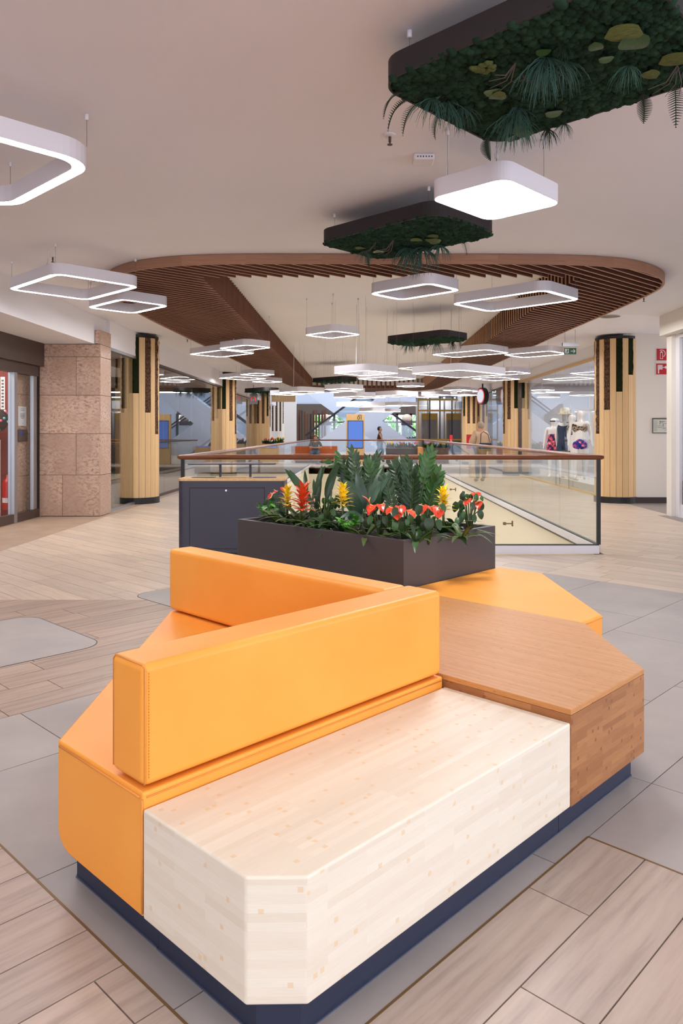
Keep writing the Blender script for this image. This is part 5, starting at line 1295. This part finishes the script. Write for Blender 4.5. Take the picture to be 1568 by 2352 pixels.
# walking woman, heading right
walk = dict(sl=(.16, .0, 1.40), el=(.20, .12, 1.14), wl=(.20, .05, .90), sr=(-.16, 0, 1.40), er=(-.2, -.10, 1.14), wr=(-.2, -.22, .96), kl=(.10, -.16, .52), al=(.10, -.10, .075), tl=(.10, -.25, .045), kr=(-.10, .08, .50), ar=(-.10, .34, .16), tr=(-.10, .26, .04))
figure('person', 'walking woman in a dark vest and pale jeans behind the far balustrade', 'person', ((872-PX)/F*36.5, 36.5, 0), math.pi/2, walk, 'skin_tone', [('vest', 'vest_dark', ('pelvis', 'waist', 'chest', 'sl', 'sr'), {'*': .045}), ('jeans', 'jeans_light', LEGS, {'*': .015}), ('shoe', 'shoe_dark', SHOES_L, {'*': .012, 'tl': .028}), ('shoe', 'shoe_dark', SHOES_R, {'*': .012, 'tr': .028})], 'hair_dark')
# standing woman seen from behind
st_ = dict(el=(.26, -.02, 1.14), wl=(.14, -.24, 1.06), er=(-.26, -.02, 1.14), wr=(-.14, -.24, 1.06))
pw = figure('person', 'woman in a beige poncho standing beyond the right balustrade, seen from behind', 'person', ((1103-PX)/F*21.6, 21.6, 0), math.pi+.35, st_, 'skin_tone', [('poncho', 'beige_knit', LONG, {'*': .045, 'chest': .06, 'waist': .09, 'pelvis': .1, 'wl': .06, 'wr': .06, 'el': .07, 'er': .07}), ('trousers', 'trouser_dark', LEGS, {'*': .02}), ('shoe', 'shoe_dark', SHOES_L, {'*': .012, 'tl': .028}), ('shoe', 'shoe_dark', SHOES_R, {'*': .012, 'tr': .028})], 'hair_grey')
m = MB(); m.box(-.17, .17, -.05, .05, -.12, .12); hb = m.build('handbag', 'black', loc=((1108-PX)/F*21.5+.02, 21.15, 1.02), bevel=.03); m = MB(); m.tube([(-.14, 0, .1), (-.1, .15, .38), (.0, .3, .44), (.1, .15, .36), (.14, 0, .1)], .012, 6); m.build('strap', 'black', hb); tag(hb, 'black handbag at the hip of the woman in beige', 'bag')
# mannequins in the right shop
def floral(key, c1, c2, c3):
    t = NT(key); t.bsdf((1, 1, 1), .8); f = t.noise(t.uv(src='Object'), 14, 2); t.l(t.ramp(f, [(.36, lin(c1)), (.46, lin(c2)), (.56, lin(c3)), (.66, lin((240, 214, 214)))]), t.b.inputs['Base Color'])
    for r in [n for n in t.t.nodes if n.type == 'VALTORGB']: r.color_ramp.interpolation = 'CONSTANT'
    return t.done(key)
floral('floral_red', (40, 36, 90), (206, 70, 90), (226, 110, 120)); floral('floral_blue', (40, 44, 130), (60, 64, 160), (206, 60, 110)); plain('dress_navy', (46, 60, 86), .85); floral('top_print', (70, 56, 48), (190, 170, 140), (60, 50, 46)); plain('straw', (232, 220, 188), .8)
mg = 'mannequins in the right shop window'
m1 = figure('mannequin', 'white mannequin in sunglasses and a strapless red floral dress in the window', 'mannequin', (PD(1271, 1040, 20.3).x, 20.3, .18), -.5, {}, 'mannequin_white', [('dress', 'floral_red', ('pelvis', 'waist', 'chest', 'hl', 'hr', 'ml', 'mr', 'kl', 'kr'), {'*': .05, 'pelvis': .05, 'hl': .06, 'hr': .06, 'kl': .09, 'kr': .09, 'chest': .055, 'waist': .03})], None, mg, .98, False)
m = MB(); m.box(-.075, .075, -.115, -.095, 1.575, 1.605); m.build('sunglasses', 'black', m1)
m2 = figure('mannequin', 'white mannequin in a straw hat and navy dress turned away in the window', 'mannequin', (PD(1297, 1040, 19.6).x, 19.6, .2), 2.3, {}, 'mannequin_white', [('dress', 'dress_navy', ('pelvis', 'waist', 'chest', 'sl', 'sr', 'hl', 'hr', 'ml', 'mr', 'kl', 'kr'), {'*': .02, 'ml': .08, 'mr': .08, 'pelvis': .05, 'hl': .06, 'hr': .06, 'kl': .1, 'kr': .1})], None, mg, 1.05, False)
m = MB(); m.lathe([(.23, 1.62), (.235, 1.625), (.125, 1.665), (.115, 1.745), (.09, 1.79), (.02, 1.80)], 20); m.build('straw_hat', 'straw', m2, smooth=True)
figure('mannequin', 'plain white mannequin between the straw hat and the printed top', 'mannequin', (PD(1313, 1040, 18.7).x, 18.7, .2), 1.6, {}, 'mannequin_white', [('top', 'top_print', ('waist', 'chest', 'sl', 'sr'), {'*': .015})], None, mg, 1.0, False)
figure('mannequin', 'white mannequin in a printed top and floral shorts next to the column', 'mannequin', (PD(1331, 1040, 17.9).x, 17.9, .28), -.3, {}, 'mannequin_white', [('top', 'top_print', ('waist', 'chest', 'sl', 'sr'), {'*': .02}), ('shorts', 'floral_blue', ('waist', 'pelvis', 'hl', 'ml', 'hr', 'mr'), {'*': .03, 'waist': .012, 'ml': .045, 'mr': .045})], None, mg, 1.0, False)
m = MB(); m.box(5.5, 6.6, 17.0, 21.0, 0, .2); m.v = [(x-6.05, y-19, z) for x, y, z in m.v]; tag(m.build('display_plinth', 'white_metal', loc=(6.05, 19, 0), bevel=.01), 'low white display plinth under the mannequins', 'plinth')
# big photo poster and clothes rail behind
t = thing('poster', 'tall blue photo poster behind the mannequins', 'poster', (6.9, 19.4, 1.9)); m = MB(); m.box(-.02, .02, -1.3, 1.3, -1.0, 1.15); m.build('sheet', plain('poster_blue', (92, 128, 190), .5), t)
t2 = t; m = MB(); m.ball((-.022, .1, .30), .19, 16, 12, (.02, .8, 1.1)); m.tube([(-.021, .1, .2), (-.021, .1, -.05)], .09, 6); m.tube([(-.021, .45, -.2), (-.021, .75, .3), (-.021, .4, .62)], [.1, .08, .06], 8); m.v = [(max(-.026, min(x, -.02)), y, z) for x, y, z in m.v]; m.build('printed_figure', 'skin_tone', t2); m = MB(); m.add([(-.027, -.45, -1.0), (-.027, -.42, -.2), (-.027, -.2, -.02), (-.027, .4, -.02), (-.027, .6, -.2), (-.027, .62, -1.0)], [(0, 1, 2, 3, 4, 5)]); m.build('printed_shirt', 'mask_white', t2); m = MB(); m.add([(-.028, -.25, .42), (-.028, -.06, .50), (-.028, .0, .66), (-.028, .2, .66), (-.028, .26, .50), (-.028, .45, .42)], [(0, 1, 2, 3, 4, 5)]); m.build('printed_hat', 'straw', t2)
t = thing('clothes_rail', 'clothes rail with pale garments beside the column in the window', 'rail', (6.05, 17.25, 0)); m = MB(); m.tube([(-.3, 0, .2), (-.3, 0, 1.75), (.5, 0, 1.75), (.5, 0, .2)], .014, 6); m.build('rail', 'chrome', t)
for k, mt in enumerate(('mask_white', 'beige_knit', 'sleeve_pale', 'jeans_light')): m = MB(); m.prism([(-.015, -.2), (.015, -.2), (.02, .2), (-.02, .2)], .75, 1.55); m.build('garment', mt, t, loc=(-.2+k*.12, 0, .05), bevel=.008, seg=2)
t = thing('window_sign', 'small green sign with white lettering at the foot of the right shop window', 'sign', (5.30, 19.35, .82)); m = MB(); m.box(0, .012, -.0, .01, 0, .01)
m = MB(); m.box(0, .01, -.72, .72, 0, .15); m.build('board', plain('board_green', (22, 76, 44), .5), t); m = MB(); R = random.Random(2); y = -.62
while y < .5: l = R.uniform(.02, .05); m.box(-.002, 0, y, y+l, .05, .05+R.choice([.045, .045, .06])); y += l+.012
m.build('lettering', 'mask_white', t); m = MB(); [m.box(-0.0, .01, s-.01, s+.01, -.80, 0) for s in (-.6, .6)]; m.build('leg', 'board_green', t)
# ------------------------------------------------------------------ far end of the hall
# screen totem
t = thing('screen_totem', 'timber screen totem with a blue display marked 01 beyond the far balustrade', 'totem', ((816-PX)/F*33.2, 33.2, 0))
m = MB(); m.box(-.41, .41, -.12, .12, 0, 2.26); m.build('casing', 'ply_wood', t, bevel=.01, seg=2)
m = MB(); m.box(-.35, .35, -.126, -.12, .74, 1.98); m.build('bezel', 'black', t); m = MB(); m.box(-.325, .325, -.129, -.126, .77, 1.955); m.build('display', emit('screen_blue', (104, 140, 226), 1.0), t)
inst('numeral', text_mesh('01', .24, 'frame_dark'), t, (.2, -.125, 2.09), (math.pi/2, 0, 0)); inst('lettering', text_mesh('LEVEL', .07, 'frame_dark'), t, (.2, -.125, 2.215), (math.pi/2, 0, 0))
# second totem that the left glass mirrors is this same one; info desks
for lab, px, D, w in (('timber info desk with a blue tablet beyond the left balustrade', 630, 28, .34), ('timber info desk with a blue tablet beyond the right balustrade', 1098, 24, .28)):
    t = thing('info_desk', lab, 'desk', ((px-PX)/F*D, D, 0)); m = MB(); m.box(-w, w, -.25, .25, 0, .90); m.build('body', 'ply_wood', t, bevel=.008, seg=2); m = MB(); m.box(-w*.8, w*.8, -.26, .1, .90, .93); m.build('tablet', 'screen_blue', t)
# far orange bench
fxb = (721-PX)/F*36.0
t = thing('orange_bench', 'far orange bench with a backrest on which the man sits', 'bench', (fxb, 36.0, 0))
m = MB(); m.box(-1.12, 1.12, -.55, .2, .1, .44); m.build('seat', 'orange_far', t, bevel=.02); m = MB(); m.box(-1.12, -.02, .2, .36, .1, .80); m.build('backrest', 'orange_far', t, bevel=.02); m = MB(); m.box(.02, 1.12, .2, .36, .1, .80); m.build('backrest', 'orange_far', t, bevel=.02); m = MB(); m.box(-1.05, 1.05, -.48, .3, 0, .1); m.build('plinth', 'plinth_navy', t)
# far planters with flowers
def clump(seed, n, L, keys):
    R = random.Random(seed); bm = MB(); me = None; vs = []; out = []
    m = MB()
    for k in range(n):
        th = R.uniform(0, 6.28); el = R.uniform(.3, 1.4); l = L*R.uniform(.6, 1.1); w = l*.11; o = Vector((R.uniform(-.25, .25), R.uniform(-.12, .12), 0)); d = Vector((math.cos(th)*math.cos(el), math.sin(th)*math.cos(el), math.sin(el))); s = d.cross(Vector((0, 0, 1))).normalized()*w
        a = o+d*l*.5; b = o+d*l+Vector((0, 0, -l*.12)); m.add([o, a-s, b, a+s], [(0, 1, 2, 3)], [[(0, 0), (0, 1), (1, 1), (1, 0)]])
    return m.mesh('foliage', keys)
CL = [clump(1, 70, .42, 'leaf_mid'), clump(2, 70, .36, 'leaf_deep')]
def flowers(seed, mat):
    R = random.Random(seed); m = MB()
    for k in range(5): m.ball((R.uniform(-.25, .25), R.uniform(-.1, .1), R.uniform(.2, .34)), .045, 7, 5, (1, 1, 1.3))
    return m.mesh('flowers', mat, True)
FL = [flowers(1, 'bract_red'), flowers(2, 'bract_yellow'), flowers(3, 'spathe_red')]
def far_planter(label, px0, px1, D, top, mat, n, seed):
    x0, x1 = (px0-PX)/F*D, (px1-PX)/F*D; t = thing('planter_box', label, 'planter', ((x0+x1)/2, D, 0)); w = (x1-x0)/2
    m = MB(); m.ring(rect(w, .3), rect(w-.03, .27), 0, top); m.prism(rect(w-.03, .27), 0, top-.06); m.build('box', mat, t)
    for k in range(n):
        x = (x0+x1)/2+(k-(n-1)/2)*2*w/n
        q = thing('flowering_plant', '%s plant from the left in the %s' % (('first', 'second', 'third', 'fourth')[k], label), 'plant', (x, D-.02, top-.06), seed+k, 'flowering plants in the far planters')
        inst('foliage', CL[(k+seed) % 2], q); tag(inst('flowers', FL[(k+seed) % 3], q), kind='stuff')
far_planter('dark planter box right of the walking woman', 886, 958, 35.4, .74, 'charcoal', 3, 1)
far_planter('brown planter box beside the far orange block', 972, 1030, 34.6, .76, 'brown_board', 3, 2)
far_planter('dark planter box left behind the timber info desk', 605, 652, 33.0, .95, 'ply_wood', 2, 3)
m = MB(); m.box(-.14, .14, -.3, .3, 0, .78); tag(m.build('timber_block', plain('amber_block', (214, 150, 84), .5), loc=((965-PX)/F*35, 34.9, 0), bevel=.01), 'amber timber block between the two far planters', 'block')
m = MB(); m.box(-.2, .2, -.2, .2, 0, .9); tag(m.build('timber_block', 'ply_wood', loc=((925-PX)/F*36.2, 36.3, 0), bevel=.01), 'pale timber block behind the dark far planter', 'block')
# hanging timber board and blade signs
t = thing('hanging_board', 'blank timber board hanging before the white-lit column', 'sign', ((645-PX)/F*38, 38, H+(PY-923)/F*38)); m = MB(); m.box(-.74, .74, -.04, .04, 0, .34); m.build('board', 'ply_wood', t, bevel=.02); m = MB(); m.tube([(-.6, 0, .34), (-.6, 0, .62)], .01, 5); m.tube([(.6, 0, .34), (.6, 0, .62)], .01, 5); m.build('hanger', 'steel_wire', t)
t = thing('blade_sign', 'grey projecting shop sign with a red and blue house symbol', 'sign', ((582-PX)/F*30.5, 30.5, H+(PY-928)/F*30.5)); m = MB(); m.box(-.16, .16, -.03, .03, 0, .42); m.build('panel', 'aluminium', t)
m = MB(); m.add([(-.09, -.031, .12), (-.06, -.031, .12), (-.06, -.031, .24), (0, -.031, .31), (0, -.031, .36), (-.09, -.031, .26)], [(0, 1, 2, 3, 4, 5)]); m.add([(.09, -.031, .26), (0, -.031, .36), (0, -.031, .31), (.06, -.031, .24), (.06, -.031, .12), (.09, -.031, .12)], [(0, 1, 2, 3, 4, 5)]); m.build('house_symbol', emit('sign_glow_red', (236, 60, 60), 1.1), t)
m = MB(); m.box(-.03, .03, -.032, -.03, .36, .40); m.build('blue_dot', emit('sign_glow_blue', (70, 90, 230), 1.1), t); m = MB(); m.box(-.035, .035, -.032, -.03, .14, .2); m.build('white_mark', 'mask_white', t)
m = MB(); m.box(-.02, .02, -.02, .02, .42, CZ-(H+(PY-928)/F*30.5)); m.build('bracket', 'aluminium', t)
t = thing('blade_sign', 'round dark projecting sign with a red and white rim at the far right', 'sign', ((1108-PX)/F*30, 30, H+(PY-910)/F*30)); m = MB(); m.lathe([(.34, -.09), (.34, .09)], 28); m.build('drum', 'frame_dark', t, rot=(0, math.pi/2, .35)); m = MB(); m.lathe([(.3, .0), (.3, .012)], 28); m.build('rim', emit('rim_glow', (240, 90, 90), 1.0), t, rot=(0, -math.pi/2, .35), loc=(-.088, -.03, 0)); m = MB(); m.lathe([(.26, .0), (.26, .016)], 28); m.build('face', emit('face_glow', (225, 228, 240), 1.0), t, rot=(0, -math.pi/2, .35), loc=(-.088, -.03, 0)); m = MB(); m.tube([(0, 0, .33), (0, 0, CZ-(H+(PY-910)/F*30))], .03, 8); m.build('pole', 'black', t)
# red notice stands at the far right
for k, (px, py, w, h, lab) in enumerate(((1082, 1012, .17, .28, 'red notice board on a stand beside the woman in beige'), (1041, 1010, .06, .25, 'narrow red notice stand before the lift'))):
    D = 26 if k == 0 else 31.9; t = thing('notice_stand', lab, 'sign', ((px-PX)/F*D, D+.8*k, 0)); m = MB(); m.box(-w, w, -.015, .015, H-(py-PY)/F*D-h, H-(py-PY)/F*D+h*.4+.1); m.build('board', 'sign_red', t); m = MB(); m.tube([(0, 0, 0), (0, 0, H-(py-PY)/F*D-h)], .015, 6); m.lathe([(.14, 0), (.14, .015)], 16); m.build('foot', 'aluminium', t)
    m = MB(); [m.box(-w*.5, w*(.1+.3*(q % 2)), -.017, -.015, H-(py-PY)/F*D-.02-q*.05, H-(py-PY)/F*D-.005-q*.05) for q in range(3)]; m.build('lettering', 'mask_white', t)
# lift with gold frame
LX0, LX1, LY = (960-PX)/F*40, (1064-PX)/F*40, 40.0
t = thing('glass_lift', 'glass lift shaft with gold frame and doors at the far right', 'lift', ((LX0+LX1)/2, LY, 0)); w = (LX1-LX0)/2
def zf(py): return H-(py-PY)/F*40
for x in (-w, -w+.62, -.05, w-.62, w): m = MB(); m.box(x-.03, x+.03, -.04, .04, 0, 5.5); m.build('frame_post', 'gold' if x in (-w,) else 'frame_dark', t)
for z in (zf(1010), zf(943), zf(918)): m = MB(); m.box(-w, w, -.05, .05, z-.045, z+.045); m.build('crossbar', 'gold', t)
for x0, x1 in ((-w+.22, -w+1.05), (.35, w-.1)): m = MB(); m.box(x0, x1, .3, .34, zf(964), zf(949)); m.build('door_header', 'gold', t); m = MB(); m.box(x0, x1, .35, .37, 0.02, zf(964)); m.build('door', plain('door_dim', (120, 114, 116), .3, .5), t); m = MB(); [m.box(x-.025, x+.025, .29, .33, 0, zf(949)) for x in (x0, x1)]; m.build('door_frame', 'gold', t)
m = MB(); m.box(-w, w, -.008, .008, .05, 5.5); m.build('glass', 'lift_glass', t); m = MB(); m.box(-w, w, 1.6, 1.7, 0, 5.5); m.build('shaft_back', plain('shaft_dark', (128, 126, 132), .5), t)
m = MB(); [m.tube([(x, 1.0, 0), (x, 1.0, 5.5)], .05, 8) for x in (-.6, .3, .9)]; m.build('guide_rail', 'chrome', t)
area_light('lift_light', ((LX0+LX1)/2, LY+.9, 3.4), 1.5, .8, 120, (1, .95, .85))
# atrium: back wall with windows, side walls
BY = 58.0
def wx(px): return (px-PX)/F*BY
def wz(py): return H-(py-PY)/F*BY
wins = [(718, 748, 952, 1003), (757, 792, 953, 985), (757, 792, 988, 1006), (880, 910, 955, 1003), (922, 955, 952, 1003), (957, 975, 955, 1003)]
plain('atrium_wall', (196, 204, 218), .8); plain('atrium_dark', (92, 78, 68), .8); plain('window_frame_dark', (52, 58, 56), .5)
mb = MB(); zt, zb = wz(950), wz(1006); mb.box(-14, 16, BY, BY+.2, zt, 12); mb.box(-14, 16, BY, BY+.2, -.3, zb)
xs = sorted([(wx(a), wx(b)) for a, b, c, d in [(718, 792, 0, 0), (880, 975, 0, 0)]]); cur = -14
for a, b in xs: mb.box(cur, a, BY, BY+.2, zb, zt); cur = b
mb.box(cur, 16, BY, BY+.2, zb, zt); struct('wall_back', mb, 'atrium_wall')
mb = MB(); mb.box(wx(690), wx(800), BY-.15, BY-.02, 0, wz(925)); 
mbd = MB(); mbd.box(wx(668), wx(718), BY-.12, BY-.02, 0, wz(928)); mbd.box(wx(718), wx(792), BY-.12, BY-.02, zt, wz(928)); mbd.box(wx(880), wx(975), BY-.12, BY-.02, zt, wz(928)); struct('trim_5', mbd, 'atrium_dark')
for i, (a, b) in enumerate(xs):
    wo = bpy.data.objects.new('window_%d' % (7+i), None); link(wo); wo['kind'] = 'structure'; wo.location = ((a+b)/2, BY, zb); hw_ = (b-a)/2; hh = zt-zb; n = 3
    for k in range(n+1): m = MB(); x = -hw_+2*hw_*k/n; m.box(x-.09, x+.09, -.1, .12, 0, hh); m.build('mullion', 'window_frame_dark', wo)
    m = MB(); m.box(-hw_, hw_, -.1, .12, hh*.62, hh*.62+.12); m.box(-hw_, hw_, -.1, .12, 0, .1); m.box(-hw_, hw_, -.1, .12, hh-.1, hh); m.build('transom', 'window_frame_dark', wo)
    for k in range(n): m = MB(); m.box(-hw_+2*hw_*k/n+.09, -hw_+2*hw_*(k+1)/n-.09, .05, .06, .1, hh-.1); m.build('pane', 'glass', wo)
mb = MB(); mb.box(-14.2, -14, 36, BY, 0, 12); struct('wall_atrium_left', mb, 'atrium_wall'); mb = MB(); mb.box(16, 16.2, 36, BY, 0, 12); struct('wall_atrium_right', mb, 'atrium_wall')
mb = MB(); mb.box(-14, -5.2, 39.6, 39.8, 0, 3.4); mb.box(5.6, 16, 41.8, 42, 0, 6); struct('wall_cross', mb, 'atrium_wall')
mb = MB(); mb.box(-14, 16, 35.8, 36, CZ, 12); struct('wall_atrium_near', mb, 'atrium_wall')
mb = MB(); mb.box(-14, 16, 36, BY, 10, 10.2); struct('ceiling_atrium_blocker', mb, 'atrium_wall')  # unseen roof, added to keep the sky light out of the atrium
# dark service door and brown slatted screen far left
m = MB(); m.box(0, .7, -.04, 0, 0, 2.1); dd = m.build('door_2', 'frame_dark', loc=((621-PX)/F*47, 47, 0)); dd['kind'] = 'structure'; m = MB(); m.box(.58, .62, -.07, -.04, 1.0, 1.1); m.build('handle', 'chrome', dd)
mb = MB(); mb.box(-8, -3.9, 47, 47.2, 0, 4); struct('wall_far_left', mb, 'white_wall')
t = thing('slatted_screen', 'dark brown screen of vertical battens at the far left', 'screen', ((690-PX)/F*52, 52, 0)); R = random.Random(4)
for k in range(13): m = MB(); m.box(-.07, .07, -.05, .05, 0, R.uniform(2.7, 3.1)); m.build('batten', ('brown_board', 'dark_metal', 'brown_board')[k % 3], t, loc=(-.7+k*.2, R.uniform(-.2, .2), 0))
# trees outside
for k, (px, D, lab) in enumerate(((715, 66, 'green tree outside the left far window'), (790, 68.5, 'green tree outside right of the first, behind the left far window'), (880, 66, 'green tree outside the right far window'), (962, 68.5, 'green tree outside at the right edge of the far windows'))):
    t = thing('tree', lab, 'tree', ((px-PX)/F*D, D, -2.5), k, 'trees outside the far windows'); m = MB(); m.tube([(0, 0, 0), (0, 0, 2.2)], .16, 8); m.build('trunk', 'twig', t); m = MB(); R = random.Random(k)
    for q in range(900):
        th, ph = R.uniform(0, 6.28), math.acos(R.uniform(-1, 1)); rr = 1.6*R.uniform(.55, 1)**.5; c = Vector((rr*math.sin(ph)*math.cos(th), rr*math.sin(ph)*math.sin(th), 3.6+1.35*rr*math.cos(ph))); a = Vector((R.uniform(-1, 1), R.uniform(-1, 1), R.uniform(-1, 1))).normalized()*.16; b = a.cross(Vector((R.uniform(-1, 1), R.uniform(-1, 1), R.uniform(-1, 1)))).normalized()*.12
        m.add([c-a, c+b, c+a, c-b], [(0, 1, 2, 3)])
    m.build('crown', 'tree_leaf', t)
# escalators crossing in an X
plain('esc_white', (214, 220, 232), .5)
def escalator(label, pts_px, D, depth, rail_side):
    (xa, ya), (xb, yb) = pts_px; th = 62/F*D
    ax, az = (xa-PX)/F*D, H-(ya-PY)/F*D; bx_, bz = (xb-PX)/F*D, H-(yb-PY)/F*D
    t = thing('escalator', label, 'escalator', ((ax+bx_)/2, D, 0), 0, 'crossing escalators'); cx = (ax+bx_)/2
    m = MB(); vs = [(ax-cx, 0, az-th), (bx_-cx, 0, bz-th), (bx_-cx, 0, bz), (ax-cx, 0, az)]; vs += [(x, depth, z) for x, y, z in vs]
    m.add(vs, [(0, 1, 2, 3), (7, 6, 5, 4), (0, 4, 5, 1), (1, 5, 6, 2), (2, 6, 7, 3), (3, 7, 4, 0)]); m.build('truss', 'esc_white', t)
    for y in (.04, depth-.06):
        m = MB(); vs = [(ax-cx, y, az), (bx_-cx, y, bz), (bx_-cx, y, bz+.95), (ax-cx, y, az+.95)]; vs += [(x, y+.02, z) for x, y, z in vs]; m.add(vs, [(0, 1, 2, 3), (7, 6, 5, 4), (2, 6, 7, 3)]); m.build('glass_side', 'lift_glass', t)
        m = MB(); m.tube([(ax-cx, y+.01, az+.97), (bx_-cx, y+.01, bz+.97)], .045, 8); m.build('handrail', 'frame_dark', t)
    m = MB(); n = 26
    for k in range(n): u = k/n; x, z = ax-cx+(bx_-ax)*u, az+(bz-az)*u; s = 1 if bx_ > ax else -1; m.box(min(x, x+s*.3), max(x, x+s*.3), .1, depth-.1, z-.2, z+.02)
    m.build('steps', 'aluminium', t)
escalator('escalator rising to the right, nearer of the crossing pair', ((700, 1036), (985, 825)), 46, 1.2, 0)
escalator('escalator rising to the left, farther of the crossing pair', ((985, 1044), (640, 796)), 48.5, 1.2, 0)
# jellyfish-like hanging lights before the far windows
for px, lab in ((748, 'hanging ball light with a pale fringe at the left far window'), (934, 'hanging ball light with a pale fringe at the right far window')):
    D = 53; t = thing('fringe_light', lab, 'lamp', ((px-PX)/F*D, D, H-(1003-PY)/F*D), 0, 'fringed ball lights'); m = MB(); m.ball((0, 0, 1.32), .36, 18, 12, (1, 1, .8)); m.build('globe', plain('globe_tan', (214, 190, 168), .5), t, smooth=True)
    m = MB(); m.lathe([(.34, .78), (.42, .86), (.40, 1.02), (.3, 1.1)], 20); m.build('collar', plain('collar_plum', (84, 62, 72), .8), t)
    m = MB(); R = random.Random(1); [m.tube([(.36*math.cos(a), .36*math.sin(a), .85), (.38*math.cos(a), .38*math.sin(a), .3), (.34*math.cos(a), .34*math.sin(a), R.uniform(-.1, .05))], .02, 4) for a in [k*2*math.pi/44 for k in range(44)]]; m.build('fringe', 'mask_white', t)
    m = MB(); m.tube([(0, 0, 1.6), (0, 0, 8.80)], .012, 5); m.build('cable', 'black', t)
# shop goods in the left and right rear shops
def goods(label, x, y, cols, seed):
    t = thing('clothes_rack', label, 'rack', (x, y, 0)); m = MB(); m.tube([(0, -.7, 0), (0, -.7, 1.5), (0, .7, 1.5), (0, .7, 0)], .02, 6); m.build('rail', 'chrome', t); R = random.Random(seed)
    for k in range(9): m = MB(); m.box(-.22, .22, -.035, .035, R.uniform(.45, .75), 1.42); m.build('garment', cols[k % len(cols)], t, loc=(0, -.6+k*.15, 0), bevel=.02, seg=2)
goods('rack of pale and orange garments in the shop left of the granite pier column', -5.3, 14.6, ['mask_white', 'amber_block', 'beige_knit'], 1)
goods('rack of red and white garments in the rear left shop', -6.0, 28.5, ['ext_red', 'mask_white', 'dots_teal'], 2)
goods('rack of blue garments in the rear left shop', -5.6, 31.5, ['jeans_light', 'mask_white', 'dots_pink'], 3)
goods('rack of green and dark garments in the rear right shop', 6.4, 28.0, ['leaf_olive', 'trouser_dark', 'jeans_light'], 4)
goods('rack of mixed garments at the back of the rear right shop', 7.0, 31.0, ['denim', 'beige_knit', 'sign_red'], 5)
